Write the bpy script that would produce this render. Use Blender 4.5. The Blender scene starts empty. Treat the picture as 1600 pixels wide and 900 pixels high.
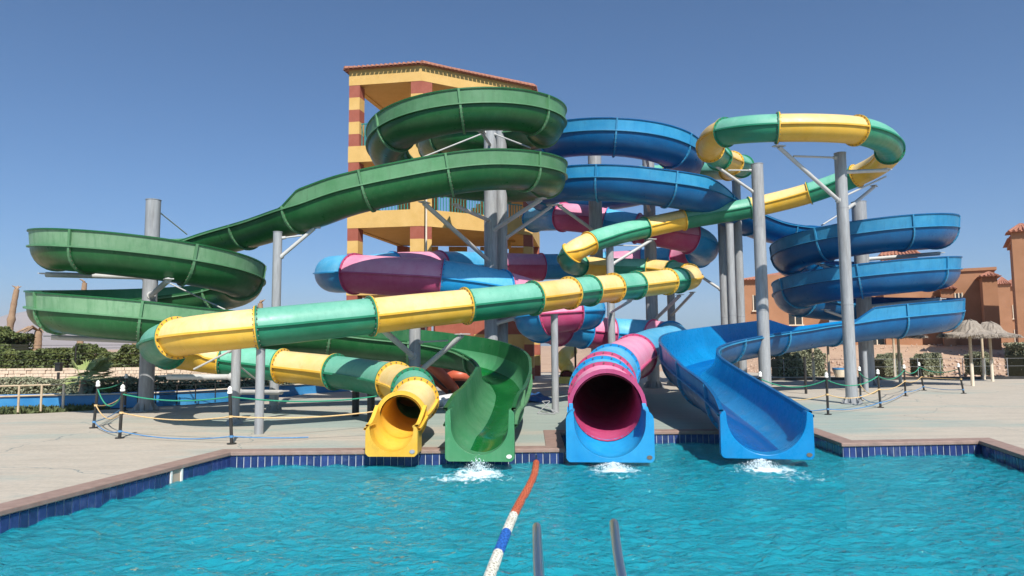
import bpy, bmesh, math, random
import numpy as np
from mathutils import Vector, Matrix, noise as mnoise

random.seed(7)
rng = np.random.default_rng(7)
SC = bpy.context.scene
COL = SC.collection
PI = math.pi
R_ = math.radians

# ------------------------------------------------------------------ camera
F = 1067.0                      # focal length in photo pixels (1600 wide)
CAMZ = 1.75
PITCH = math.atan(91.0 / F)
ROLL = 0.007
cam_d = bpy.data.cameras.new('camera')
cam = bpy.data.objects.new('camera', cam_d)
COL.objects.link(cam)
cam_d.sensor_width = 36.0
cam_d.lens = 36.0 * F / 1600.0
cam_d.clip_start = 0.1
cam_d.clip_end = 20000
FW = Vector((0, math.cos(PITCH), math.sin(PITCH)))
UP0 = Vector((0, -math.sin(PITCH), math.cos(PITCH)))
RT0 = Vector((1, 0, 0))
RT = RT0 * math.cos(ROLL) - UP0 * math.sin(ROLL)
UPV = UP0 * math.cos(ROLL) + RT0 * math.sin(ROLL)
m = Matrix((RT, UPV, -FW)).transposed().to_4x4()
m.translation = Vector((0, 0, CAMZ))
cam.matrix_world = m
SC.camera = cam

# ------------------------------------------------------------------ sky and sun
SUN_EL = R_(46)
SUN_AZ = R_(14)                 # to the right of straight behind the camera
to_sun = Vector((math.sin(SUN_AZ) * math.cos(SUN_EL), -math.cos(SUN_AZ) * math.cos(SUN_EL), math.sin(SUN_EL)))
world = bpy.data.worlds.new('World')
SC.world = world
world.use_nodes = True
wn = world.node_tree
wn.nodes.clear()
sky = wn.nodes.new('ShaderNodeTexSky')
sky.sky_type = 'NISHITA'
sky.sun_disc = False
sky.sun_elevation = SUN_EL
sky.sun_rotation = math.atan2(to_sun.x, to_sun.y)
sky.altitude = 0
sky.air_density = 0.7
sky.dust_density = 1.3
sky.ozone_density = 5.0
bg = wn.nodes.new('ShaderNodeBackground')
bg.inputs['Strength'].default_value = 0.082
wo = wn.nodes.new('ShaderNodeOutputWorld')
wb = wn.nodes.new('ShaderNodeMix')          # one white balance for the whole sky
wb.data_type = 'RGBA'
wb.blend_type = 'MULTIPLY'
wb.inputs[0].default_value = 1.0
wb.inputs[7].default_value = (0.68, 1.07, 1.24, 1)
wn.links.new(sky.outputs[0], wb.inputs[6])
wn.links.new(wb.outputs[2], bg.inputs[0])
wn.links.new(bg.outputs[0], wo.inputs[0])
sun_d = bpy.data.lights.new('sun', 'SUN')
sun_d.energy = 5.0
sun_d.angle = R_(0.5)
sun_d.color = (1.0, 0.945, 0.86)
sun = bpy.data.objects.new('sun', sun_d)
COL.objects.link(sun)
sun.rotation_euler = (-to_sun).to_track_quat('-Z', 'Y').to_euler()
SC.view_settings.view_transform = 'Standard'
SC.view_settings.look = 'None'
SC.view_settings.exposure = 0.4
SC.view_settings.gamma = 1.0
SC.view_settings.use_curve_mapping = False
SC.render.engine = 'CYCLES'
SC.cycles.max_bounces = 8
SC.cycles.transparent_max_bounces = 12
SC.cycles.use_denoising = True


def U(px, py, d):
    """world point on the ray through photo pixel (px,py) at forward distance d"""
    v = RT * (px - 800.0) + UPV * (450.0 - py) + FW * F
    return Vector((0, 0, CAMZ)) + v * (d / v.y)


def G(px, py, z=0.0):
    v = RT * (px - 800.0) + UPV * (450.0 - py) + FW * F
    return Vector((0, 0, CAMZ)) + v * ((z - CAMZ) / v.z)


# ------------------------------------------------------------------ materials
def new_mat(name):
    mt = bpy.data.materials.new(name)
    mt.use_nodes = True
    nt = mt.node_tree
    nt.nodes.clear()
    out = nt.nodes.new('ShaderNodeOutputMaterial')
    p = nt.nodes.new('ShaderNodeBsdfPrincipled')
    nt.links.new(p.outputs[0], out.inputs[0])
    return mt, nt, p


def nd(nt, typ, **kw):
    n = nt.nodes.new(typ)
    for k, v in kw.items():
        if k in n.inputs.keys():
            n.inputs[k].default_value = v
        else:
            setattr(n, k, v)
    return n


def c4(c):
    return (c[0], c[1], c[2], 1.0)


def pos_node(nt, scale=(1, 1, 1)):
    g = nd(nt, 'ShaderNodeNewGeometry')
    mp = nd(nt, 'ShaderNodeMapping')
    mp.inputs['Scale'].default_value = scale
    nt.links.new(g.outputs['Position'], mp.inputs['Vector'])
    return mp.outputs[0]


def mixc(nt, fac, a, b):
    n = nd(nt, 'ShaderNodeMix', data_type='RGBA')
    for s, v in ((6, a), (7, b)):
        if isinstance(v, tuple):
            n.inputs[s].default_value = v
        else:
            nt.links.new(v, n.inputs[s])
    if isinstance(fac, float):
        n.inputs[0].default_value = fac
    else:
        nt.links.new(fac, n.inputs[0])
    return n.outputs[2]


def ramp(nt, src, lo, hi):
    n = nd(nt, 'ShaderNodeMapRange')
    n.inputs[1].default_value = lo
    n.inputs[2].default_value = hi
    nt.links.new(src, n.inputs[0])
    return n.outputs[0]


def noise(nt, vec, scale, detail=5.0, rough=0.6):
    n = nd(nt, 'ShaderNodeTexNoise')
    n.inputs['Scale'].default_value = scale
    n.inputs['Detail'].default_value = detail
    n.inputs['Roughness'].default_value = rough
    nt.links.new(vec, n.inputs['Vector'])
    return n.outputs[0]


def bump(nt, p, h, strength, dist=0.02):
    b = nd(nt, 'ShaderNodeBump')
    b.inputs['Strength'].default_value = strength
    b.inputs['Distance'].default_value = dist
    nt.links.new(h, b.inputs['Height'])
    nt.links.new(b.outputs[0], p.inputs['Normal'])


def surf(name, base, alt=None, dirt=None, rough=0.6, nscale=3.0, dscale=1.2, bstr=0.0, bscale=40.0,
         vec=(1, 1, 1), lo=0.35, hi=0.7, dlo=0.55, dhi=0.75, dmax=1.0, spec=0.5, coat=0.0, rvar=0.0):
    """mottled procedural surface: base + noisy alternate tint + patches of dirt, small bump"""
    mt, nt, p = new_mat(name)
    v = pos_node(nt, vec)
    colr = c4(base)
    n1 = noise(nt, v, nscale)
    if alt:
        colr = mixc(nt, ramp(nt, n1, lo, hi), c4(base), c4(alt))
    if dirt:
        n2 = noise(nt, v, dscale, 8.0, 0.7)
        f = ramp(nt, n2, dlo, dhi)
        if dmax < 1:
            mm = nd(nt, 'ShaderNodeMath', operation='MULTIPLY')
            nt.links.new(f, mm.inputs[0])
            mm.inputs[1].default_value = dmax
            f = mm.outputs[0]
        colr = mixc(nt, f, colr, c4(dirt))
    if isinstance(colr, tuple):
        p.inputs['Base Color'].default_value = colr
    else:
        nt.links.new(colr, p.inputs['Base Color'])
    p.inputs['Roughness'].default_value = rough
    p.inputs['Specular IOR Level'].default_value = spec
    p.inputs['Coat Weight'].default_value = coat
    p.inputs['Coat Roughness'].default_value = 0.1
    if rvar:
        mr = nd(nt, 'ShaderNodeMapRange')
        mr.inputs[1].default_value = 0.3
        mr.inputs[2].default_value = 0.7
        mr.inputs[3].default_value = max(0.03, rough - rvar)
        mr.inputs[4].default_value = rough + rvar
        nt.links.new(n1, mr.inputs[0])
        nt.links.new(mr.outputs[0], p.inputs['Roughness'])
    if bstr:
        bump(nt, p, noise(nt, v, bscale, 6.0), bstr)
    return mt


def gel(name, base, fade, dirt, rough=0.28, dmax=0.5):
    """weathered gel-coat fibreglass: blotchy fading, run-down streaks, fine scuffs"""
    mt, nt, p = new_mat(name)
    v = pos_node(nt)
    n1 = noise(nt, v, 1.3, 6.0, 0.65)
    n2 = noise(nt, pos_node(nt, (5.0, 5.0, 0.5)), 1.6, 8.0, 0.7)
    n3 = noise(nt, v, 14.0, 9.0, 0.75)
    n4 = noise(nt, v, 3.4, 9.0, 0.75)
    c = mixc(nt, ramp(nt, n1, 0.34, 0.66), c4(base), c4(fade))

    def mul(a, k):
        mm = nd(nt, 'ShaderNodeMath', operation='MULTIPLY')
        nt.links.new(a, mm.inputs[0])
        mm.inputs[1].default_value = k
        return mm.outputs[0]
    c = mixc(nt, mul(ramp(nt, n2, 0.5, 0.72), dmax), c, c4(dirt))
    dark = tuple(x * 0.62 + 0.01 for x in base)
    c = mixc(nt, mul(ramp(nt, n4, 0.56, 0.72), 0.45), c, c4(dark))
    chalk = tuple(x * 0.6 + 0.22 for x in base)
    c = mixc(nt, mul(ramp(nt, n3, 0.6, 0.74), 0.3), c, c4(chalk))
    oi = nd(nt, 'ShaderNodeObjectInfo')      # every moulded section has weathered a little differently
    hs = nd(nt, 'ShaderNodeHueSaturation')
    vr = nd(nt, 'ShaderNodeMapRange')
    vr.inputs[3].default_value = 0.86
    vr.inputs[4].default_value = 1.1
    nt.links.new(oi.outputs['Random'], vr.inputs[0])
    nt.links.new(vr.outputs[0], hs.inputs['Value'])
    nt.links.new(c, hs.inputs['Color'])
    nt.links.new(hs.outputs[0], p.inputs['Base Color'])
    mr = nd(nt, 'ShaderNodeMapRange')
    mr.inputs[1].default_value = 0.3
    mr.inputs[2].default_value = 0.7
    mr.inputs[3].default_value = max(0.04, rough - 0.06)
    mr.inputs[4].default_value = rough + 0.22
    nt.links.new(n4, mr.inputs[0])
    nt.links.new(mr.outputs[0], p.inputs['Roughness'])
    p.inputs['Specular IOR Level'].default_value = 0.42
    bump(nt, p, noise(nt, v, 5.0, 4.0), 0.06)
    return mt


M = {}
M['green'] = gel('green gelcoat', (0.008, 0.085, 0.022), (0.016, 0.12, 0.036), (0.05, 0.145, 0.06))  # outer shell, darkened in colour as its shadow side
M['green_faded_lit'] = gel('sunlit and bleached green gelcoat', (0.12, 0.27, 0.135), (0.20, 0.345, 0.205), (0.055, 0.19, 0.08), 0.42, 0.7)  # pale wall copy: bleaching plus sunlight put into the colour
M['green_rim'] = gel('pale green edge', (0.075, 0.22, 0.095), (0.12, 0.27, 0.14), (0.06, 0.13, 0.06), 0.45)
M['green_wet'] = gel('wet green lane', (0.004, 0.105, 0.018), (0.007, 0.13, 0.025), (0.006, 0.09, 0.016), 0.1, 0.4)
M['blue'] = gel('blue gelcoat', (0.0006, 0.075, 0.215), (0.001, 0.105, 0.28), (0.008, 0.115, 0.26))  # shade of the flume underside is darkened into this base
M['blue_in'] = gel('blue slide lining', (0.002, 0.18, 0.43), (0.004, 0.22, 0.5), (0.012, 0.2, 0.44), 0.22)
M['green_in'] = gel('green slide lining', (0.045, 0.21, 0.085), (0.08, 0.26, 0.12), (0.12, 0.29, 0.16), 0.35)
M['blue_faded_lit'] = gel('sunlit and bleached blue gelcoat', (0.015, 0.22, 0.44), (0.045, 0.29, 0.50), (0.006, 0.16, 0.36), 0.36)  # lit copy for the outer walls, part fading, part painted sun
M['blue_rim'] = gel('pale blue edge', (0.015, 0.19, 0.38), (0.04, 0.25, 0.44), (0.01, 0.11, 0.22), 0.45)
M['blue_wet'] = gel('wet blue lane', (0.0005, 0.085, 0.30), (0.001, 0.105, 0.35), (0.001, 0.075, 0.27), 0.07, 0.4)
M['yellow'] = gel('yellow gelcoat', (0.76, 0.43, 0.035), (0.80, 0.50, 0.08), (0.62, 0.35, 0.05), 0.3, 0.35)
M['mint'] = gel('mint green gelcoat', (0.015, 0.21, 0.105), (0.035, 0.27, 0.155), (0.02, 0.19, 0.095), 0.3, 0.35)  # lower half, darkened to paint in its shaded side
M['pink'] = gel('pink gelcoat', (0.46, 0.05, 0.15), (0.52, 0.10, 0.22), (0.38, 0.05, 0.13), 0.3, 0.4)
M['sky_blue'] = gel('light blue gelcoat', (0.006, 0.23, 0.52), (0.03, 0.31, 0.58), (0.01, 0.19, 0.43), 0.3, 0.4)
M['yellow_up'] = gel('sunlit and bleached yellow gelcoat', (0.76, 0.53, 0.19), (0.80, 0.60, 0.31), (0.70, 0.46, 0.13), 0.38, 0.5)  # upper-half copies from here: bleached, and lightened to paint in sunlight
M['mint_up'] = gel('sunlit and bleached mint gelcoat', (0.12, 0.41, 0.29), (0.21, 0.50, 0.38), (0.09, 0.35, 0.23), 0.38, 0.5)
M['pink_up'] = gel('sunlit and bleached pink gelcoat', (0.70, 0.24, 0.38), (0.74, 0.34, 0.47), (0.64, 0.17, 0.32), 0.38, 0.5)
M['sky_blue_up'] = gel('sunlit and bleached light blue gelcoat', (0.06, 0.36, 0.62), (0.15, 0.46, 0.68), (0.03, 0.29, 0.56), 0.38, 0.5)
M['inner_dark'] = surf('painted mouth shade', (0.10, 0.02, 0.03), (0.14, 0.03, 0.05), rough=0.5)
M['steel'] = surf('galvanised steel', (0.27, 0.28, 0.295), (0.37, 0.38, 0.39), (0.2, 0.195, 0.19), rough=0.5, nscale=6.0,
                  dscale=2.2, dlo=0.5, dhi=0.7, dmax=0.8, vec=(3.0, 3.0, 0.35), bstr=0.03, bscale=40, spec=0.4)
M['steel_paint'] = surf('grey painted steel', (0.44, 0.44, 0.43), (0.52, 0.51, 0.49), (0.3, 0.26, 0.22), rough=0.5,
                        nscale=4.0, dscale=3.0, dlo=0.6, dhi=0.75)
M['bolt'] = surf('dark bolt steel', (0.10, 0.09, 0.07), (0.16, 0.13, 0.1), rough=0.5)
M['ochre'] = surf('ochre stucco', (0.58, 0.36, 0.11), (0.64, 0.41, 0.145), (0.42, 0.26, 0.085), rough=0.85, nscale=2.0,
                  dscale=0.7, dlo=0.55, dhi=0.85, dmax=0.6, bstr=0.25, bscale=45)
M['brick_red'] = surf('brick red paint', (0.29, 0.075, 0.045), (0.34, 0.1, 0.065), (0.21, 0.055, 0.04), rough=0.8, bstr=0.2)
M['roof'] = surf('clay roof tile', (0.31, 0.12, 0.075), (0.40, 0.18, 0.12), (0.2, 0.08, 0.055), rough=0.8, nscale=5.0, dscale=8.0)
M['rail_green'] = surf('teal painted rail', (0.02, 0.2, 0.17), (0.03, 0.26, 0.22), rough=0.45)
M['coping'] = surf('mauve brown coping stone', (0.25, 0.165, 0.135), (0.33, 0.225, 0.185), (0.18, 0.135, 0.12), rough=0.7, nscale=6.0,
                   dscale=1.6, bstr=0.15, bscale=50)
M['grout'] = surf('pale grout', (0.55, 0.57, 0.58), (0.42, 0.45, 0.5), rough=0.9, nscale=7)
M['tile'] = surf('cobalt glazed tile', (0.022, 0.04, 0.14), (0.035, 0.06, 0.19), (0.16, 0.2, 0.34), rough=0.16, nscale=9.0, dscale=3.0,
                 dlo=0.56, dhi=0.8, dmax=0.7)
M['tile_b'] = surf('deep navy glazed tile', (0.016, 0.03, 0.10), (0.025, 0.045, 0.14), (0.13, 0.16, 0.27), rough=0.14, nscale=9.0, dscale=3.0,
                   dlo=0.56, dhi=0.8, dmax=0.7)
M['white_plastic'] = surf('white plastic', (0.74, 0.72, 0.66), (0.8, 0.79, 0.75), (0.5, 0.45, 0.36), rough=0.4, dlo=0.6)
M['black_paint'] = surf('black painted metal', (0.018, 0.017, 0.016), (0.04, 0.036, 0.032), rough=0.45)
M['rope_green'] = surf('green rope', (0.02, 0.24, 0.13), (0.04, 0.32, 0.2), rough=0.9, nscale=30)
M['rope_yellow'] = surf('faded yellow rope', (0.62, 0.40, 0.16), (0.72, 0.52, 0.28), rough=0.9, nscale=30)
M['rope_blue'] = surf('blue rope', (0.06, 0.2, 0.42), (0.12, 0.28, 0.5), rough=0.9, nscale=30)
M['chrome'] = surf('polished stainless steel', (0.70, 0.69, 0.67), (0.76, 0.75, 0.74), rough=0.3)
M['chrome'].node_tree.nodes['Principled BSDF'].inputs['Metallic'].default_value = 1.0
M['float_red'] = surf('faded red float', (0.42, 0.085, 0.035), (0.48, 0.13, 0.06), (0.3, 0.07, 0.04), rough=0.5)
M['float_white'] = surf('white float', (0.60, 0.58, 0.50), (0.68, 0.66, 0.58), (0.42, 0.38, 0.30), rough=0.55, nscale=8)
M['float_blue'] = surf('blue float', (0.015, 0.09, 0.36), (0.02, 0.12, 0.44), rough=0.45)
M['hedge'] = surf('dark hedge leaf', (0.07, 0.10, 0.025), (0.15, 0.17, 0.045), (0.03, 0.05, 0.015), rough=0.6, nscale=2.5, dscale=6)
M['hedge_grey'] = surf('grey green leaf', (0.20, 0.215, 0.125), (0.31, 0.315, 0.21), (0.1, 0.11, 0.065), rough=0.7, nscale=3.0, dscale=7)
M['leaf_core'] = surf('twigs and inner leaves', (0.045, 0.055, 0.025), (0.07, 0.08, 0.04), rough=0.9, nscale=9)
M['fan_leaf'] = surf('fan palm leaf', (0.26, 0.32, 0.10), (0.40, 0.43, 0.2), (0.42, 0.35, 0.18), rough=0.5, nscale=2.0, dscale=3.0, dlo=0.6)
M['bark'] = surf('palm bark', (0.30, 0.19, 0.12), (0.40, 0.27, 0.17), (0.16, 0.10, 0.065), rough=0.9, nscale=5.0, dscale=9.0, bstr=0.5, bscale=18)
M['wood'] = surf('pale timber', (0.46, 0.36, 0.24), (0.54, 0.44, 0.31), (0.3, 0.22, 0.15), rough=0.8, nscale=6.0)
M['straw'] = surf('grey straw thatch', (0.24, 0.20, 0.165), (0.34, 0.29, 0.24), (0.14, 0.115, 0.095), rough=0.95, nscale=9.0, dscale=14, bstr=0.6, bscale=30)
M['clay_wall'] = surf('terracotta stucco', (0.34, 0.165, 0.085), (0.40, 0.20, 0.11), (0.27, 0.13, 0.07), rough=0.9, nscale=0.7, dscale=0.4, dmax=0.6)
M['window_dark'] = surf('dark window glass', (0.03, 0.032, 0.035), (0.05, 0.05, 0.05), rough=0.12)
M['plaster_white'] = surf('cream plaster', (0.66, 0.56, 0.43), (0.72, 0.63, 0.5), rough=0.85)
M['stone'] = surf('limestone block', (0.56, 0.44, 0.33), (0.66, 0.55, 0.43), (0.42, 0.31, 0.22), rough=0.9, nscale=4.0, dscale=3.0, bstr=0.4, bscale=14)
M['rubble'] = surf('pale tan rubble', (0.42, 0.28, 0.2), (0.55, 0.42, 0.33), (0.32, 0.2, 0.14), rough=0.95, nscale=1.2, dscale=0.8)  # the stones' own tan, close to the sand
M['hill'] = surf('bare hill rock', (0.26, 0.19, 0.16), (0.32, 0.24, 0.2), (0.2, 0.15, 0.13), rough=1.0, nscale=0.004, dscale=0.008)
M['grass'] = surf('thin grass', (0.07, 0.10, 0.035), (0.12, 0.14, 0.06), rough=0.9, nscale=8)
M['canal_blue'] = surf('blue channel lining', (0.03, 0.2, 0.46), (0.06, 0.27, 0.54), rough=0.4, nscale=2)
M['red_vinyl'] = surf('red vinyl', (0.5, 0.10, 0.05), (0.56, 0.14, 0.08), rough=0.45)
M['grey_vinyl'] = surf('white vinyl', (0.6, 0.6, 0.62), (0.68, 0.68, 0.69), rough=0.5)
M['tarp_blue'] = surf('blue tarpaulin', (0.015, 0.07, 0.2), (0.03, 0.11, 0.28), rough=0.5, nscale=6)
M['yellow_toy'] = surf('pale yellow plastic', (0.72, 0.56, 0.10), (0.78, 0.64, 0.2), rough=0.4)
M['foam'] = surf('white water foam', (0.85, 0.9, 0.92), (0.7, 0.85, 0.9), rough=0.6, nscale=12)


def mat_deck():
    mt, nt, p = new_mat('worn painted concrete')
    g = nd(nt, 'ShaderNodeNewGeometry')
    v = pos_node(nt, (1, 1, 1))
    vs = pos_node(nt, (0.35, 1.3, 1))
    n1 = noise(nt, vs, 0.45, 7.0, 0.62)
    n2 = noise(nt, vs, 2.2, 9.0, 0.72)
    n3 = noise(nt, v, 13.0, 10.0, 0.78)
    n4 = noise(nt, pos_node(nt, (0.16, 2.6, 1)), 2.1, 9.0, 0.78)
    sep = nd(nt, 'ShaderNodeSeparateXYZ')
    nt.links.new(g.outputs['Position'], sep.inputs[0])
    # mint paint laid round the slide feet, worn off elsewhere
    dx = nd(nt, 'ShaderNodeMath', operation='SUBTRACT')
    nt.links.new(sep.outputs[0], dx.inputs[0])
    dx.inputs[1].default_value = 1.5
    dy = nd(nt, 'ShaderNodeMath', operation='SUBTRACT')
    nt.links.new(sep.outputs[1], dy.inputs[0])
    dy.inputs[1].default_value = 19.0
    ln = nd(nt, 'ShaderNodeCombineXYZ')
    nt.links.new(dx.outputs[0], ln.inputs[0])
    sc = nd(nt, 'ShaderNodeMath', operation='MULTIPLY')
    nt.links.new(dy.outputs[0], sc.inputs[0])
    sc.inputs[1].default_value = 1.25
    nt.links.new(sc.outputs[0], ln.inputs[1])
    le = nd(nt, 'ShaderNodeVectorMath', operation='LENGTH')
    nt.links.new(ln.outputs[0], le.inputs[0])
    fld = ramp(nt, le.outputs['Value'], 12.0, 4.0)
    ad = nd(nt, 'ShaderNodeMath', operation='MULTIPLY_ADD')
    nt.links.new(n1, ad.inputs[0])
    ad.inputs[1].default_value = 3.0
    nt.links.new(fld, ad.inputs[2])
    ad2 = nd(nt, 'ShaderNodeMath', operation='MULTIPLY_ADD')
    nt.links.new(n2, ad2.inputs[0])
    ad2.inputs[1].default_value = 0.7
    nt.links.new(ad.outputs[0], ad2.inputs[2])
    f = ramp(nt, ad2.outputs[0], 2.0, 2.55)
    cream = mixc(nt, ramp(nt, n2, 0.3, 0.7), (0.41, 0.35, 0.28, 1), (0.575, 0.50, 0.405, 1))
    mint = mixc(nt, ramp(nt, n4, 0.3, 0.7), (0.20, 0.29, 0.265, 1), (0.40, 0.455, 0.40, 1))
    c = mixc(nt, f, cream, mint)
    c = mixc(nt, ramp(nt, n4, 0.57, 0.72), c, (0.27, 0.34, 0.33, 1))
    st = ramp(nt, n2, 0.58, 0.74)
    st2 = nd(nt, 'ShaderNodeMath', operation='MULTIPLY')
    nt.links.new(st, st2.inputs[0])
    st2.inputs[1].default_value = 0.75
    c = mixc(nt, st2.outputs[0], c, (0.2, 0.2, 0.18, 1))
    sp = ramp(nt, n3, 0.35, 0.65)
    mm = nd(nt, 'ShaderNodeMath', operation='MULTIPLY')
    nt.links.new(sp, mm.inputs[0])
    mm.inputs[1].default_value = 0.5
    c = mixc(nt, mm.outputs[0], c, (0.27, 0.255, 0.225, 1))
    # wandering hairline cracks
    vo = nd(nt, 'ShaderNodeTexVoronoi', feature='DISTANCE_TO_EDGE')
    vo.inputs['Scale'].default_value = 0.16
    wv = nd(nt, 'ShaderNodeVectorMath', operation='ADD')
    nz = nd(nt, 'ShaderNodeTexNoise')
    nz.inputs['Scale'].default_value = 0.8
    nz.inputs['Detail'].default_value = 6
    nt.links.new(v, nz.inputs['Vector'])
    nt.links.new(v, wv.inputs[0])
    nt.links.new(nz.outputs['Color'], wv.inputs[1])
    nt.links.new(wv.outputs[0], vo.inputs['Vector'])
    cr = ramp(nt, vo.outputs['Distance'], 0.0022, 0.0008)
    c = mixc(nt, cr, c, (0.22, 0.24, 0.22, 1))
    nt.links.new(c, p.inputs['Base Color'])
    p.inputs['Roughness'].default_value = 0.85
    bump(nt, p, n3, 0.25, 0.01)
    return mt


def mat_sand():
    mt, nt, p = new_mat('desert sand')
    v = pos_node(nt)
    c = mixc(nt, ramp(nt, noise(nt, v, 0.25, 6.0), 0.35, 0.65), (0.40, 0.255, 0.165, 1), (0.50, 0.34, 0.23, 1))
    c = mixc(nt, ramp(nt, noise(nt, v, 3.0, 8.0), 0.55, 0.7), c, (0.32, 0.21, 0.15, 1))
    nt.links.new(c, p.inputs['Base Color'])
    p.inputs['Roughness'].default_value = 0.95
    bump(nt, p, noise(nt, v, 8.0, 6.0), 0.5, 0.05)
    return mt


def mat_pool_floor():
    mt, nt, p = new_mat('aqua mosaic')
    v = pos_node(nt)
    br = nd(nt, 'ShaderNodeTexBrick')
    br.offset = 0.0
    br.inputs['Scale'].default_value = 1.0
    br.inputs['Brick Width'].default_value = 0.13
    br.inputs['Row Height'].default_value = 0.13
    br.inputs['Mortar Size'].default_value = 0.008
    br.inputs['Color1'].default_value = (0.13, 0.58, 0.68, 1)
    br.inputs['Color2'].default_value = (0.18, 0.66, 0.75, 1)
    br.inputs['Mortar'].default_value = (0.12, 0.45, 0.55, 1)
    nt.links.new(v, br.inputs['Vector'])
    nt.links.new(br.outputs[0], p.inputs['Base Color'])
    p.inputs['Roughness'].default_value = 0.4
    return mt


def mat_water():
    mt = bpy.data.materials.new('pool water')
    mt.use_nodes = True
    nt = mt.node_tree
    nt.nodes.clear()
    out = nd(nt, 'ShaderNodeOutputMaterial')
    v = pos_node(nt)
    # fine ripples on top of the modelled waves
    n = nd(nt, 'ShaderNodeTexNoise')
    n.inputs['Scale'].default_value = 7.0
    n.inputs['Detail'].default_value = 4.0
    n.inputs['Distortion'].default_value = 0.8
    nt.links.new(pos_node(nt, (0.8, 1.4, 1)), n.inputs['Vector'])
    b = nd(nt, 'ShaderNodeBump')
    b.inputs['Strength'].default_value = 0.9
    b.inputs['Distance'].default_value = 0.12
    nt.links.new(n.outputs[0], b.inputs['Height'])
    tr = nd(nt, 'ShaderNodeBsdfTransparent')
    tr.inputs[0].default_value = (0.75, 0.98, 1.0, 1)
    df = nd(nt, 'ShaderNodeBsdfDiffuse')
    df.inputs[0].default_value = (0.012, 0.37, 0.48, 1)
    nt.links.new(b.outputs[0], df.inputs['Normal'])
    tl = nd(nt, 'ShaderNodeBsdfTranslucent')
    gl = nd(nt, 'ShaderNodeBsdfGlossy')
    gl.inputs['Roughness'].default_value = 0.03
    nt.links.new(b.outputs[0], gl.inputs['Normal'])
    fr = nd(nt, 'ShaderNodeFresnel')
    fr.inputs['IOR'].default_value = 1.33
    nt.links.new(b.outputs[0], fr.inputs['Normal'])
    rf_ = nd(nt, 'ShaderNodeBsdfRefraction')
    rf_.inputs['Color'].default_value = (0.62, 0.96, 0.98, 1)
    rf_.inputs['IOR'].default_value = 1.33
    rf_.inputs['Roughness'].default_value = 0.0
    nt.links.new(b.outputs[0], rf_.inputs['Normal'])
    m0 = nd(nt, 'ShaderNodeMixShader')
    m0.inputs[0].default_value = 0.66
    nt.links.new(tr.outputs[0], m0.inputs[1])
    nt.links.new(rf_.outputs[0], m0.inputs[2])
    m1 = nd(nt, 'ShaderNodeMixShader')
    m1.inputs[0].default_value = 0.48
    nt.links.new(m0.outputs[0], m1.inputs[1])
    nt.links.new(df.outputs[0], m1.inputs[2])
    m2 = nd(nt, 'ShaderNodeMixShader')
    nt.links.new(fr.outputs[0], m2.inputs[0])
    nt.links.new(m1.outputs[0], m2.inputs[1])
    nt.links.new(gl.outputs[0], m2.inputs[2])
    # foam where the slides pour in: amount stored on the mesh
    at = nd(nt, 'ShaderNodeAttribute')
    at.attribute_name = 'foam'
    fn = noise(nt, pos_node(nt, (1.0, 1.0, 1)), 9.0, 9.0, 0.7)
    ml = nd(nt, 'ShaderNodeMath', operation='MULTIPLY_ADD')
    nt.links.new(at.outputs['Fac'], ml.inputs[0])
    ml.inputs[1].default_value = 0.55
    nt.links.new(fn, ml.inputs[2])
    ff = ramp(nt, ml.outputs[0], 0.72, 0.98)
    fd = nd(nt, 'ShaderNodeBsdfDiffuse')
    fd.inputs[0].default_value = (0.78, 0.88, 0.9, 1)
    m3 = nd(nt, 'ShaderNodeMixShader')
    nt.links.new(ff, m3.inputs[0])
    nt.links.new(m2.outputs[0], m3.inputs[1])
    nt.links.new(fd.outputs[0], m3.inputs[2])
    nt.links.new(m3.outputs[0], out.inputs[0])
    return mt


M['deck'] = mat_deck()
M['sand'] = mat_sand()
M['pool_floor'] = mat_pool_floor()
M['water'] = mat_water()


# ------------------------------------------------------------------ object helpers
def link(name, me, parent=None):
    o = bpy.data.objects.new(name, me)
    COL.objects.link(o)
    if parent is not None:
        o.parent = parent
        o.matrix_parent_inverse = parent.matrix_world.inverted()
    return o


def tag(o, label=None, cat=None, group=None, kind=None):
    if label:
        o['label'] = label
    if cat:
        o['category'] = cat
    if group:
        o['group'] = group
    if kind:
        o['kind'] = kind
    return o


def thing(name, label, cat, loc=(0, 0, 0), group=None):
    o = bpy.data.objects.new(name, None)
    COL.objects.link(o)
    o.location = loc
    o.matrix_world = Matrix.Translation(Vector(loc))
    o.empty_display_size = 0.2
    return tag(o, label, cat, group)


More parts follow.
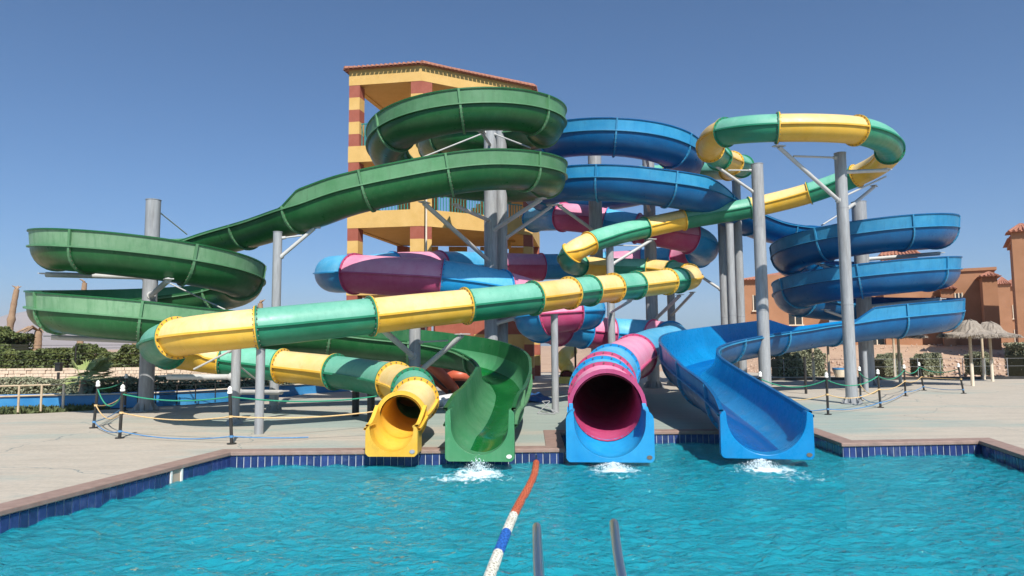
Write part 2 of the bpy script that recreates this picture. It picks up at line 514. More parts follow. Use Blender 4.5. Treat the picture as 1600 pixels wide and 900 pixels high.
class MB:
    def __init__(self):
        self.v = []
        self.f = []
        self.mi = []
        self.sm = []

    def add(self, vs, fs, mi=0, smooth=False):
        o = len(self.v)
        self.v += [tuple(p) for p in vs]
        self.f += [tuple(i + o for i in f) for f in fs]
        self.mi += [mi] * len(fs) if isinstance(mi, int) else list(mi)
        self.sm += [smooth] * len(fs)
        return self

    def box(self, c, s, rz=0.0, mi=0):
        cx, cy, cz = c
        hx, hy, hz = s[0] / 2, s[1] / 2, s[2] / 2
        ca, sa = math.cos(rz), math.sin(rz)
        vs = []
        for z in (-hz, hz):
            for x, y in ((-hx, -hy), (hx, -hy), (hx, hy), (-hx, hy)):
                vs.append((cx + x * ca - y * sa, cy + x * sa + y * ca, cz + z))
        return self.add(vs, [(3, 2, 1, 0), (4, 5, 6, 7), (0, 1, 5, 4), (1, 2, 6, 5), (2, 3, 7, 6), (3, 0, 4, 7)], mi)

    def bar(self, a, b, w, h, mi=0):
        """box from a to b"""
        a = Vector(a); b = Vector(b)
        t = (b - a).normalized()
        s = t.cross(Vector((0, 0, 1)))
        if s.length < 1e-4:
            s = Vector((1, 0, 0))
        s.normalize()
        u = s.cross(t)
        vs = []
        for p in (a, b):
            for i, j in ((-1, -1), (1, -1), (1, 1), (-1, 1)):
                vs.append(p + s * (i * w / 2) + u * (j * h / 2))
        return self.add(vs, [(3, 2, 1, 0), (4, 5, 6, 7), (0, 1, 5, 4), (1, 2, 6, 5), (2, 3, 7, 6), (3, 0, 4, 7)], mi)

    def tube(self, pts, rad, n=12, mi=0, cap=True, smooth=True):
        pts = [Vector(p) for p in pts]
        rads = rad if isinstance(rad, (list, tuple)) else [rad] * len(pts)
        vs, fs = [], []
        ref = None
        for i, p in enumerate(pts):
            t = (pts[min(i + 1, len(pts) - 1)] - pts[max(i - 1, 0)]).normalized()
            if ref is None:
                ref = Vector((0, 0, 1)) if abs(t.z) < 0.9 else Vector((1, 0, 0))
            s = t.cross(ref).normalized()
            u = s.cross(t).normalized()
            ref = u
            for k in range(n):
                a = 2 * PI * k / n
                vs.append(p + s * (math.cos(a) * rads[i]) + u * (math.sin(a) * rads[i]))
        for i in range(len(pts) - 1):
            for k in range(n):
                k2 = (k + 1) % n
                fs.append((i * n + k, i * n + k2, (i + 1) * n + k2, (i + 1) * n + k))
        self.add(vs, fs, mi, smooth)
        if cap:
            o = len(vs)
            self.add(vs[:n], [tuple(range(n))[::-1]], mi)
            self.add(vs[-n:], [tuple(range(n))], mi)
        return self

    def prism(self, poly, z0, z1, mi=0):
        n = len(poly)
        vs = [(p[0], p[1], z0) for p in poly] + [(p[0], p[1], z1) for p in poly]
        fs = [tuple(range(n))[::-1], tuple(range(n, 2 * n))]
        fs += [(i, (i + 1) % n, n + (i + 1) % n, n + i) for i in range(n)]
        return self.add(vs, fs, mi)

    def build(self, name, mats, parent=None, fix=True):
        me = bpy.data.meshes.new(name)
        me.from_pydata(self.v, [], self.f)
        for mt in (mats if isinstance(mats, (list, tuple)) else [mats]):
            me.materials.append(mt)
        me.polygons.foreach_set('material_index', self.mi)
        me.polygons.foreach_set('use_smooth', self.sm)
        if fix:
            bm = bmesh.new()
            bm.from_mesh(me)
            bmesh.ops.recalc_face_normals(bm, faces=bm.faces)
            bm.to_mesh(me)
            bm.free()
        me.update()
        o = link(name, me)
        if parent is not None:
            # keep the mesh where it was modelled (world coordinates)
            o.parent = parent
            o.matrix_parent_inverse = parent.matrix_world.inverted()
        return o


def sharpen(o, ang=35):
    me = o.data
    bm = bmesh.new()
    bm.from_mesh(me)
    for e in bm.edges:
        if len(e.link_faces) == 2 and e.calc_face_angle(0) > R_(ang):
            e.smooth = False
    bm.to_mesh(me)
    bm.free()
    for p in me.polygons:
        p.use_smooth = True


def np_mesh(name, verts, faces, mats, parent=None, mi=None, smooth=False):
    """verts (n,3), faces (m,k) arrays"""
    me = bpy.data.meshes.new(name)
    n, k = faces.shape
    me.vertices.add(len(verts))
    me.vertices.foreach_set('co', np.asarray(verts, dtype=np.float32).ravel())
    me.loops.add(n * k)
    me.loops.foreach_set('vertex_index', faces.astype(np.int32).ravel())
    me.polygons.add(n)
    me.polygons.foreach_set('loop_start', np.arange(0, n * k, k, dtype=np.int32))
    me.polygons.foreach_set('loop_total', np.full(n, k, dtype=np.int32))
    for mt in (mats if isinstance(mats, (list, tuple)) else [mats]):
        me.materials.append(mt)
    if mi is not None:
        me.polygons.foreach_set('material_index', np.asarray(mi, dtype=np.int32))
    me.polygons.foreach_set('use_smooth', np.full(n, smooth))
    me.update(calc_edges=True)
    me.validate()
    o = link(name, me)
    if parent is not None:
        o.parent = parent
        o.matrix_parent_inverse = parent.matrix_world.inverted()
    return o


# ------------------------------------------------------------------ path helpers
def catmull(P, k, u):
    n = len(P)
    p0, p1, p2, p3 = P[max(k - 1, 0)], P[k], P[min(k + 1, n - 1)], P[min(k + 2, n - 1)]
    if k == 0:
        p0 = p1 * 2 - p2
    if k + 2 > n - 1:
        p3 = p2 * 2 - p1
    d = [max((b - a).length, 1e-6) ** 0.5 for a, b in ((p0, p1), (p1, p2), (p2, p3))]
    m1 = (p2 - p1) + ((p1 - p0) / d[0] - (p2 - p0) / (d[0] + d[1])) * d[1]
    m2 = (p2 - p1) + ((p3 - p2) / d[2] - (p3 - p1) / (d[1] + d[2])) * d[1]
    a = (p1 - p2) * 2 + m1 + m2
    b = (p1 - p2) * -3 - m1 * 2 - m2
    return a * u ** 3 + b * u ** 2 + m1 * u + p1


class Path:
    """dense arc-length parametrised curve through control points, with scalar tracks"""

    def __init__(self, pts, tracks=None, step=0.05):
        P = [Vector(p) for p in pts]
        self.knot = []
        pos, tr = [], []
        for k in range(len(P) - 1):
            m_ = max(3, int((P[k + 1] - P[k]).length / step))
            for i in range(m_):
                u = i / m_
                if i == 0:
                    self.knot.append(len(pos))
                pos.append(catmull(P, k, u))
                if tracks:
                    tr.append([a[k] * (1 - u) + a[k + 1] * u for a in tracks])
        self.knot.append(len(pos))
        pos.append(P[-1].copy())
        if tracks:
            tr.append([a[-1] for a in tracks])
        A = np.array([tuple(p) for p in pos])
        for _ in range(6):           # take the jitter out of hand-placed points
            B = A.copy()
            B[1:-1] = (A[:-2] + A[1:-1] * 2 + A[2:]) / 4
            A = B
        self.A = A
        self.T = np.array(tr) if tracks else None
        s = np.concatenate([[0], np.cumsum(np.linalg.norm(np.diff(A, axis=0), axis=1))])
        self.s = s
        self.L = s[-1]
        self.ks = [s[i] for i in self.knot]

    def at(self, s):
        s = min(max(s, 0), self.L)
        return Vector([np.interp(s, self.s, self.A[:, i]) for i in range(3)])

    def track(self, s):
        return [float(np.interp(s, self.s, self.T[:, i])) for i in range(self.T.shape[1])]

    def frame(self, s):
        e = 0.12
        t = self.at(s + e) - self.at(s - e)
        t.normalize()
        sd = t.cross(Vector((0, 0, 1))).normalized()
        up = sd.cross(t).normalized()
        return self.at(s), t, sd, up


def stations(s0, s1, step):
    n = max(2, int(round((s1 - s0) / step)) + 1)
    return [s0 + (s1 - s0) * i / (n - 1) for i in range(n)]


def sweep(mb, path, ss, prof_fn, mi_fn=None, closed=True, smooth=True, caps=False):
    rings = []
    for s in ss:
        c, t, sd, up = path.frame(s)
        rings.append([c + sd * a + up * b for a, b in prof_fn(s)])
    n = len(rings[0])
    vs = [p for r in rings for p in r]
    fs, mi = [], []
    last = n if closed else n - 1
    for i in range(len(rings) - 1):
        for k in range(last):
            k2 = (k + 1) % n
            fs.append((i * n + k, (i + 1) * n + k, (i + 1) * n + k2, i * n + k2))
            mi.append(mi_fn(k) if mi_fn else 0)
    mb.add(vs, fs, mi, smooth)
    if caps:
        mb.add(rings[0], [tuple(range(n))], 0)
        mb.add(rings[-1], [tuple(range(n))[::-1]], 0)
    return mb


# ------------------------------------------------------------------ enclosed tube slide sections
def tube_profile(r, ridge=True):
    pts = []
    n = 28
    for k in range(n):
        a = 2 * PI * k / n
        if ridge and k in (0, n // 2):
            sg = 1 if k == 0 else -1
            w = 0.055
            h = 0.022
            seq = [(sg * (r - 0.002), -h * sg), (sg * (r + w), -h * sg), (sg * (r + w), h * sg), (sg * (r - 0.002), h * sg)]
            pts += seq
        else:
            pts.append((math.cos(a) * r, math.sin(a) * r))
    return pts


def tube_section(root, path, s0, s1, r, colname, inner=None, detail=True, flange=True):
    mb = MB()
    prof = tube_profile(r)
    # a shallow bell towards both flanges
    ss = stations(s0 + 0.004, s1 - 0.004, 0.14)
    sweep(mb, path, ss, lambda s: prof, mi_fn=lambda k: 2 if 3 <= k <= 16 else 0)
    if inner:
        pin = [(math.cos(2 * PI * k / 28) * (r - 0.035), math.sin(2 * PI * k / 28) * (r - 0.035)) for k in range(28)]
        sweep(mb, path, ss, lambda s: pin[::-1], mi_fn=lambda k: 1)
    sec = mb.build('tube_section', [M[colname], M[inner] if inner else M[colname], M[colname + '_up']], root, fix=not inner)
    sharpen(sec, 40)
    if not flange:
        return sec
    w = 0.03
    for (s, sg) in ((s0, 1), (s1, -1)):
        fl = MB()
        bl = MB()
        c, t, sd, up = path.frame(s)
        ro = r + 0.062
        ring = []
        for off, rr in ((0.003, r - 0.01), (0.003, ro), (w, ro), (w, r - 0.01)):
            ring.append([c + t * (sg * off) + sd * (math.cos(2 * PI * k / 36) * rr) + up * (math.sin(2 * PI * k / 36) * rr) for k in range(36)])
        vs = [p for q in ring for p in q]
        fs = []
        for i in range(4):
            j = (i + 1) % 4
            for k in range(36):
                k2 = (k + 1) % 36
                fs.append((i * 36 + k, i * 36 + k2, j * 36 + k2, j * 36 + k))
        fl.add(vs, fs, 0, False)
        if detail:
            nb = 22
            for k in range(nb):
                a = 2 * PI * (k + 0.5) / nb
                e = sd * math.cos(a) + up * math.sin(a)
                p = c + e * (r + 0.036) + t * (sg * w)
                q = p + t * (sg * 0.022)
                bl.tube([p, q], 0.014, 6, smooth=False)
        fl.build('flange', M[colname], sec)
        if detail:
            tag(bl.build('bolts', M['bolt'], sec), kind='stuff')
    return sec


# ------------------------------------------------------------------ open flume sections
TH = 0.03


def flume_profile(r, eL, eR):
    """closed outline; side a>0 is right of the flow. returns points"""
    def side(e):
        e = max(e, 0.06)
        x = lambda b: r + 0.10 * b
        return [(x(e), e + 0.014), (x(e) + 0.065, e + 0.014), (x(e) + 0.065, e - 0.022), (x(e) + TH, e - 0.022),
                (x(0.02) + TH, 0.018), (r + 0.105, 0.018), (r + 0.105, -0.018), (r + TH, -0.018)]
    Rr = side(eR)
    Ll = side(eL)
    pts = [p for p in Rr]
    n = 16
    for k in range(1, n):
        a = -PI * k / n
        pts.append((math.cos(a) * (r + TH), math.sin(a) * (r + TH)))
    pts += [(-a, b) for a, b in Ll[::-1]]
    for k in range(0, n + 1):
        a = PI + PI * k / n
        pts.append((math.cos(a) * r, math.sin(a) * r))
    return pts


def flume_mi(k, lane=(5, 10)):
    # 0 shell, 1 faded wall with sunlight painted in, 2 flange, 3 wet lane, 4 lining
    n = 16
    if k in (0, 1, 2):
        return 0
    if k == 3:
        return 1
    if k in (4, 5, 6):
        return 2
    j = 8 + n - 1
    if k < j:
        return 0
    kk = k - j
    if kk in (1, 2, 3):
        return 2
    if kk == 4:
        return 1
    if kk in (5, 6):
        return 0
    if kk in (0, 7):
        return 0
    i = kk - 8
    if lane[0] <= i <= lane[1]:
        return 3
    return 4


def rib_profile(r, eL, eR, w):
    def side(e):
        e = max(e, 0.06)
        x = lambda b: r + 0.10 * b
        return [(x(e) + TH - 0.003, e), (x(0.05) + TH - 0.003, 0.03)]
    n = 16
    chain = side(eR) + [(math.cos(-PI * k / n) * (r + TH - 0.003), math.sin(-PI * k / n) * (r + TH - 0.003)) for k in range(1, n)]
    chain += [(-a, b) for a, b in side(eL)[::-1]]
    out = []
    for a, b in chain:
        if b >= 0:
            out.append((a + math.copysign(w, a), b))
        else:
            l = math.hypot(a, b)
            out.append((a * (l + w) / l, b * (l + w) / l))
    return chain, out


def flume_section(root, path, s0, s1, r, mats, step=0.14, rib=True, detail=True, lane=(5, 10)):
    rf = r if callable(r) else (lambda s: r)
    mb = MB()
    ss = stations(s0, s1, step)
    sweep(mb, path, ss, lambda s: flume_profile(rf(s), *path.track(s)), lambda k: flume_mi(k, lane))
    sec = mb.build('flume_section', [M[k] for k in mats], root)
    sharpen(sec, 38)
    if rib:
        fl = MB()
        ch, out = rib_profile(rf(s0), *path.track(s0), 0.06)
        c, t, sd, up = path.frame(s0)
        for off in (-0.028,):
            pass
        loops = []
        for d_, pr in ((-0.03, ch), (-0.03, out), (0.03, out), (0.03, ch)):
            loops.append([c + t * d_ + sd * a + up * b for a, b in pr])
        n = len(ch)
        vs = [p for q in loops for p in q]
        fs = []
        for i in range(3):
            for k in range(n - 1):
                fs.append((i * n + k, i * n + k + 1, (i + 1) * n + k + 1, (i + 1) * n + k))
        fl.add(vs, fs)
        fl.build('joint_flange', M[mats[2]], sec)
        if detail:
            bl = MB()
            for k in range(2, n - 2):
                a, b = (ch[k][0] + out[k][0]) / 2, (ch[k][1] + out[k][1]) / 2
                p = c + sd * a + up * b
                bl.tube([p - t * 0.05, p + t * 0.05], 0.012, 5, smooth=False)
            tag(bl.build('bolts', M['bolt'], sec), kind='stuff')
    return sec


def mouth_plate(root, path, r, half, bottom, top, depth, mat, name='mouth_lip', back=0.12, shoulder=0.08):
    """flat U-shaped end lip: inner edge follows the channel, outer edge is square with round shoulders"""
    c, t, sd, up = path.frame(path.L)
    t = Vector((t.x, t.y, 0)).normalized()
    sd = t.cross(Vector((0, 0, 1))).normalized()
    up = Vector((0, 0, 1))
    def resample(pl, n):
        P = [Vector(q) for q in pl]
        L = [0.0]
        for q0, q1 in zip(P[:-1], P[1:]):
            L.append(L[-1] + (q1 - q0).length)
        res = []
        for i in range(n):
            x = L[-1] * i / (n - 1)
            res.append((float(np.interp(x, L, [q.x for q in P])), float(np.interp(x, L, [q.y for q in P]))))
        return res
    inn = [(r + 0.01, top - 0.01)] + [(math.cos(-PI * k / 40) * r, math.sin(-PI * k / 40) * r) for k in range(41)] + [(-r - 0.01, top - 0.01)]
    rc = shoulder
    half_o = [(r + 0.03, top)] + [(half - rc + rc * math.sin(PI / 2 * k / 8), top - rc + rc * math.cos(PI / 2 * k / 8)) for k in range(9)]
    half_o += [(half, -bottom + 0.05), (half - 0.05, -bottom), (0, -bottom)]
    out_ = half_o + [(-x, y) for x, y in half_o[::-1][1:]]
    inner, outer = resample(inn, 81), resample(out_, 81)
    mb = MB()
    m_ = len(inner)
    loops = [[c + t * depth + sd * a + up * b for a, b in inner],
             [c + t * depth + sd * a + up * b for a, b in outer],
             [c - t * back + sd * a + up * b for a, b in outer],
             [c - t * 0.2 + sd * a + up * (b + 0.01) for a, b in inner]]
    vs = [p for q in loops for p in q]
    fs = []
    for i in range(4):
        j = (i + 1) % 4
        if i == 2:
            continue
        for k in range(m_ - 1):
            fs.append((i * m_ + k, i * m_ + k + 1, j * m_ + k + 1, j * m_ + k))
    # close the two top ends
    for k in (0, m_ - 1):
        fs.append((k, m_ + k, 2 * m_ + k, 3 * m_ + k))
    mb.add(vs, fs)
    o = mb.build(name, M[mat], root)
    sharpen(o, 30)
    bv = o.modifiers.new('bevel', 'BEVEL')
    bv.width = 0.02
    bv.segments = 2
    bv.limit_method = 'ANGLE'
    return o


# ================================================================== THE GROUND, DECK AND POOL
pool = [(-6.35, 3.9), (-5.62, 7.5), (-4.78, 11.72), (0.86, 11.85), (0.92, 14.1), (5.98, 14.1), (5.82, 12.25),
        (8.38, 12.45), (7.86, 10.5), (7.0, 7.2), (6.3, 3.9)]
WATER_Z = -0.24


def fill_with_hole(name, outer, hole, z, mat):
    bm = bmesh.new()
    edges = []
    for loop in (outer, hole):
        vs = [bm.verts.new((x, y, z)) for x, y in loop]
        for i in range(len(vs)):
            edges.append(bm.edges.new((vs[i], vs[(i + 1) % len(vs)])))
    bmesh.ops.triangle_fill(bm, use_beauty=True, use_dissolve=False, edges=edges)
    for f in bm.faces:
        if f.normal.z < 0:
            f.normal_flip()
    me = bpy.data.meshes.new(name)
    bm.to_mesh(me)
    bm.free()
    me.materials.append(mat)
    return link(name, me)


def offset_poly(poly, d):
    n = len(poly)
    res = []
    area = sum(poly[i][0] * poly[(i + 1) % n][1] - poly[(i + 1) % n][0] * poly[i][1] for i in range(n))
    sg = 1 if area > 0 else -1
    for i in range(n):
        p0, p1, p2 = Vector(poly[i - 1]), Vector(poly[i]), Vector(poly[(i + 1) % n])
        e1 = (p1 - p0).normalized()
        e2 = (p2 - p1).normalized()
        n1 = Vector((e1.y, -e1.x)) * sg
        n2 = Vector((e2.y, -e2.x)) * sg
        b = (n1 + n2)
        b.normalize()
        k = d / max(0.35, b.dot(n1))
        res.append(tuple(p1 + b * k))
    return res


cop_out = offset_poly(pool, 0.30)
deck_outer = [(-30, -6), (-30, 16.5), (-17.5, 17.4), (-13.0, 19.0), (-9.6, 21.8), (-8.0, 25.0), (-7.5, 30.0), (-11, 46), (14, 46), (17, 38), (24, 33.5),
              (60, 32.5), (60, -6)]
tag(fill_with_hole('pool_deck', deck_outer, cop_out, 0.0, M['deck']), kind='structure')

# desert floor: one sheet out to the horizon, with a hole where the deck and pool lie
xs = np.concatenate([np.linspace(-4200, -130, 14), np.linspace(-110, 110, 90), np.linspace(130, 4200, 14)])
ys = np.concatenate([np.linspace(14.5, 140, 90), np.linspace(160, 4600, 16)])
gx, gy = np.meshgrid(xs, ys)


def smooth01(a, b, x):
    t = np.clip((x - a) / (b - a), 0, 1)
    return t * t * (3 - 2 * t)


gz = np.full(gx.shape, -0.12)
# rubble bank behind the deck on the far side, to the right
gz += smooth01(14, 20, gx) * (smooth01(36, 52, gy) * 1.0 + smooth01(50, 60, gy) * 0.75)
gz += smooth01(-10, -16, gx) * smooth01(26.5, 28.5, gy) * 0.3
lump = np.array([[mnoise.noise(Vector((x * 0.35, y * 0.35, 0))) for x in xs] for y in ys])
gz += lump * 0.18 * smooth01(36, 40, gy) * smooth01(12, 16, gx)
verts = np.stack([gx, gy, gz], -1).reshape(-1, 3)
nx, ny = len(xs), len(ys)
ii = np.arange(ny - 1)[:, None] * nx + np.arange(nx - 1)[None, :]
faces = np.stack([ii, ii + 1, ii + nx + 1, ii + nx], -1).reshape(-1, 4)
tag(np_mesh('ground', verts, faces, M['sand'], smooth=True), kind='structure')

# pool shell
mb = MB()
n = len(pool)
bot = [(x, y, -1.55) for x, y in pool]
for i in range(n):
    a, b = pool[i], pool[(i + 1) % n]
    mb.add([(a[0], a[1], -1.55), (b[0], b[1], -1.55), (b[0], b[1], -0.05), (a[0], a[1], -0.05)], [(0, 1, 2, 3)], 1)
mb.add(bot, [tuple(range(n))], 0)
shell = tag(mb.build('pool_shell', [M['pool_floor'], M['grout']], fix=False), kind='structure')

# coping
mb = MB()
inn = offset_poly(pool, -0.035)
vs = []
for z, lp in ((0.012, inn), (0.012, cop_out), (-0.055, cop_out), (-0.055, inn)):
    vs.append([(x, y, z) for x, y in lp])
fs = []
for i in range(n):
    j = (i + 1) % n
    for q in range(4):
        q2 = (q + 1) % 4
        fs.append((q * n + i, q * n + j, q2 * n + j, q2 * n + i))
mb.add([p for q in vs for p in q], fs)
cop = tag(mb.build('pool_coping', M['coping']), kind='structure')
bv = cop.modifiers.new('bevel', 'BEVEL')
bv.width = 0.012
bv.segments = 2

# waterline tiles, each its own piece
tile_me = {}


def tile_mesh(w, h, mat):
    key = (round(w, 4), mat)
    if key in tile_me:
        return tile_me[key]
    b = MB()
    hw, hh = w / 2, h / 2
    e = 0.006
    vs = [(-hw, 0, -hh), (hw, 0, -hh), (hw, 0, hh), (-hw, 0, hh),
          (-hw + e, -0.009, -hh + e), (hw - e, -0.009, -hh + e), (hw - e, -0.009, hh - e), (-hw + e, -0.009, hh - e)]
    b.add(vs, [(4, 5, 6, 7), (0, 1, 5, 4), (1, 2, 6, 5), (2, 3, 7, 6), (3, 0, 4, 7)])
    me = bpy.data.meshes.new('tile')
    me.from_pydata(b.v, [], b.f)
    me.materials.append(M[mat])
    me.update()
    tile_me[key] = me
    return me


SKIM = 0
for i in range(n - 1):
    a, b = Vector(pool[i]), Vector(pool[i + 1])
    L = (b - a).length
    cnt = max(1, int(round(L / 0.118)))
    w = L / cnt
    dr = (b - a) / L
    ang = math.atan2(dr.y, dr.x)
    for k in range(cnt):
        c = a + dr * (w * (k + 0.5))
        if c.y < 5.6:
            continue
        if i == 1 and abs((c - a).length - 2.95) < 0.13:   # the skimmer mouth sits here
            continue
        o = link('tile', tile_mesh(w - 0.009, 0.215, 'tile' if random.random() < 0.6 else 'tile_b'), shell)
        nrm = Vector((dr.y, -dr.x))
        o.location = (c.x + nrm.x * 0.002, c.y + nrm.y * 0.002, -0.17)
        o.rotation_euler = (random.uniform(-0.012, 0.012), 0, ang + random.uniform(-0.02, 0.02))

# skimmer
a, b = Vector(pool[1]), Vector(pool[2])
dr = (b - a).normalized()
sc_ = a + dr * 2.95
nr = Vector((dr.y, -dr.x))
root = thing('pool_skimmer', 'white plastic skimmer box set in the blue tiled pool wall', 'skimmer', (sc_.x, sc_.y, -0.24))
mb = MB()
ang = math.atan2(dr.y, dr.x)
for dz, hh, dw, ww in ((0.115, 0.035, 0, 0.27), (-0.115, 0.035, 0, 0.27)):
    mb.box((sc_.x + nr.x * 0.012, sc_.y + nr.y * 0.012, -0.15 + dz), (ww, 0.03, hh), ang)
for sg in (-1, 1):
    q = sc_ + dr * (0.117 * sg) + nr * 0.012
    mb.box((q.x, q.y, -0.15), (0.036, 0.03, 0.195), ang)
mb.build('frame', M['white_plastic'], root)
mb = MB()
q = sc_ + nr * 0.004
mb.box((q.x, q.y, -0.15), (0.2, 0.006, 0.195), ang)
mb.build('flap', surf('beige flap', (0.45, 0.33, 0.24), (0.5, 0.4, 0.3), rough=0.6), root)

# water surface with modelled waves
wx = np.linspace(-6.6, 8.7, 480)
wy = np.concatenate([np.linspace(3.7, 9.0, 230), np.linspace(9.03, 14.3, 150)])
X, Y = np.meshgrid(wx, wy)
Z = np.zeros_like(X)
for _ in range(70):
    lam = 0.085 * math.exp(rng.uniform(0, 1) * 2.1)
    k = 2 * PI / lam
    th = rng.normal(PI / 2, 0.8)
    px_, py_ = rng.uniform(0, 6.28, 2)
    env = 0.55 + 0.45 * np.sin(X * rng.uniform(0.4, 1.6) + px_) * np.sin(Y * rng.uniform(0.4, 1.6) + py_)
    Z += 0.0115 * lam * env * np.sin(k * (X * math.cos(th) + Y * math.sin(th)) + rng.uniform(0, 6.28))
foam = np.zeros_like(X)
for (fx, fy, sx, sy, amp) in ((-0.56, 11.0, 0.42, 0.38, 0.72), (-0.75, 10.5, 0.9, 0.5, 0.42), (1.62, 11.15, 0.38, 0.25, 0.75), (1.6, 10.7, 0.8, 0.5, 0.3),
                              (4.05, 11.1, 0.45, 0.26, 0.78), (4.3, 10.5, 0.95, 0.6, 0.38), (0, 9.6, 4.5, 0.7, 0.14)):
    foam += amp * np.exp(-((X - fx) / sx) ** 2 - ((Y - fy) / sy) ** 2)
    if amp > 0.7:
        rr = np.hypot(X - fx, Y - fy)
        Z += 0.012 * np.exp(-rr / 1.2) * np.sin(rr * 22)
Z += WATER_Z
nx, ny = len(wx), len(wy)
ii = np.arange(ny - 1)[:, None] * nx + np.arange(nx - 1)[None, :]
faces = np.stack([ii, ii + 1, ii + nx + 1, ii + nx], -1).reshape(-1, 4)
wo_ = np_mesh('pool_water', np.stack([X, Y, Z], -1).reshape(-1, 3), faces, M['water'], smooth=True)
at = wo_.data.attributes.new('foam', 'FLOAT', 'POINT')
at.data.foreach_set('value', foam.ravel().astype(np.float32))
tag(wo_, kind='structure')

# ================================================================== THE SLIDES


def helix(cx, cy, R, a0, a1, z0, z1, step=20):
    n = max(1, int(round(abs(a1 - a0) / step)))
    return [Vector((cx + R * math.cos(R_(a0 + (a1 - a0) * i / n)), cy + R * math.sin(R_(a0 + (a1 - a0) * i / n)),
                    z0 + (z1 - z0) * i / n)) for i in range(n + 1)]


E = 0.42
# ---- green open flume
gp, gl, gr = [], [], []


def addp(lst, l, r):
    for p in lst:
        gp.append(Vector(p))
        gl.append(l)
        gr.append(r)


addp([(-2.0, 31.5, 10.35), (-2.9, 28.6, 9.95), (-3.1, 26.4, 9.7), (-2.6, 24.9, 9.5)], 0.06, 0.06)
addp(helix(-1.4, 21.5, 2.55, 90, -440, 9.3, 6.72), E, 0.06)
addp([U(642, 283, 18.95), U(549, 304, 19.05), U(491, 325, 19.4)], E, 0.06)
addp([U(463, 334, 19.7), U(410, 352, 20.5), U(345, 370, 21.4)], 0.06, 0.06)
addp(helix(-10.3, 19.55, 2.38, 100, 650, 4.98, 2.52), 0.06, E)
addp([(-8.4, 17.85, 2.38), (-7.0, 18.8, 2.24)], 0.06, E)
addp([(-5.7, 19.4, 2.15)], 0.06, 0.06)
addp([(-4.2, 19.85, 1.98), (-2.4, 20.0, 1.78), (-1.2, 19.6, 1.56), (-0.52, 18.7, 1.32), (-0.24, 17.4, 1.1)], E, 0.06)
addp([(-0.2, 16, 0.97), (-0.28, 14, 0.78)], 0.3, 0.3)
addp([(-0.38, 12.5, 0.69), (-0.46, 11.95, 0.64), (-0.50, 11.66, 0.56), (-0.53, 11.42, 0.49), (-0.54, 11.28, 0.47)], 0.28, 0.28)
gpath = Path(gp, [gl, gr])
green = thing('open_flume_slide', 'green open flume water slide coiling twice high up and again beside the hedge', 'water slide', (-0.54, 11.5, 0))
GM = ('green', 'green_faded_lit', 'green_rim', 'green_wet', 'green_in')
cuts = [0]
while cuts[-1] + 3.2 < gpath.L:
    cuts.append(cuts[-1] + 2.35)
cuts.append(gpath.L)
for a, b in zip(cuts[:-1], cuts[1:]):
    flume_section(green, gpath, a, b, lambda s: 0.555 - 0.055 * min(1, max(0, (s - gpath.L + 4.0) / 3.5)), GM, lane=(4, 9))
mouth_plate(green, gpath, 0.47, 0.565, 0.575, 0.26, 0.05, 'green_in', shoulder=0.09)

# ---- blue open flume
gp, gl, gr = [], [], []
EB = 0.47
addp([(0.9, 35.0, 11.0), (0.5, 32.8, 10.7), (0.75, 30.7, 10.45)], 0.06, EB)
addp(helix(4.3, 29.0, 3.1, 175, 640, 10.28, 7.95), 0.06, EB)
addp([(7.2, 26.6, 7.75)], 0.06, EB)
addp([(8.7, 27.8, 7.5), (10.2, 29.3, 7.25), (11.9, 30.6, 7.05)], 0.06, 0.06)
addp(helix(14.72, 28.6, 2.75, 100, -800, 6.9, 2.8), EB, 0.06)
addp([(13.2, 25.75, 2.6)], EB, 0.06)
addp([(12.2, 25.55, 2.48), (10.9, 25.2, 2.33)], 0.06, 0.06)
addp([(9.9, 24.75, 2.2), (8.2, 23.9, 2.0), (6.6, 22.5, 1.8), (5.5, 20.8, 1.62), (4.88, 18.9, 1.42)], 0.06, EB)
addp([(4.63, 17, 1.2)], 0.06, 0.42)
addp([(4.5, 15, 0.96), (4.38, 13, 0.72)], 0.06, 0.3)
addp([(4.27, 12.0, 0.61)], 0.07, 0.22)
addp([(4.18, 11.45, 0.575)], 0.07, 0.08)
bpath = Path(gp, [gl, gr])
blue = thing('open_flume_slide', 'blue open flume water slide coiling down beside the terracotta buildings', 'water slide', (4.2, 11.5, 0))
BM_ = ('blue', 'blue_faded_lit', 'blue_rim', 'blue_wet', 'blue_in')
cuts = [0]
while cuts[-1] + 3.6 < bpath.L:
    cuts.append(cuts[-1] + 2.7)
cuts.append(bpath.L)
for a, b in zip(cuts[:-1], cuts[1:]):
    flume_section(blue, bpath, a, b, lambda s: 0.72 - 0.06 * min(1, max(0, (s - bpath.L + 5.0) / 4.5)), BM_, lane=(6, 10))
mouth_plate(blue, bpath, 0.63, 0.735, 0.70, 0.08, 0.06, 'blue_in', shoulder=0.09)

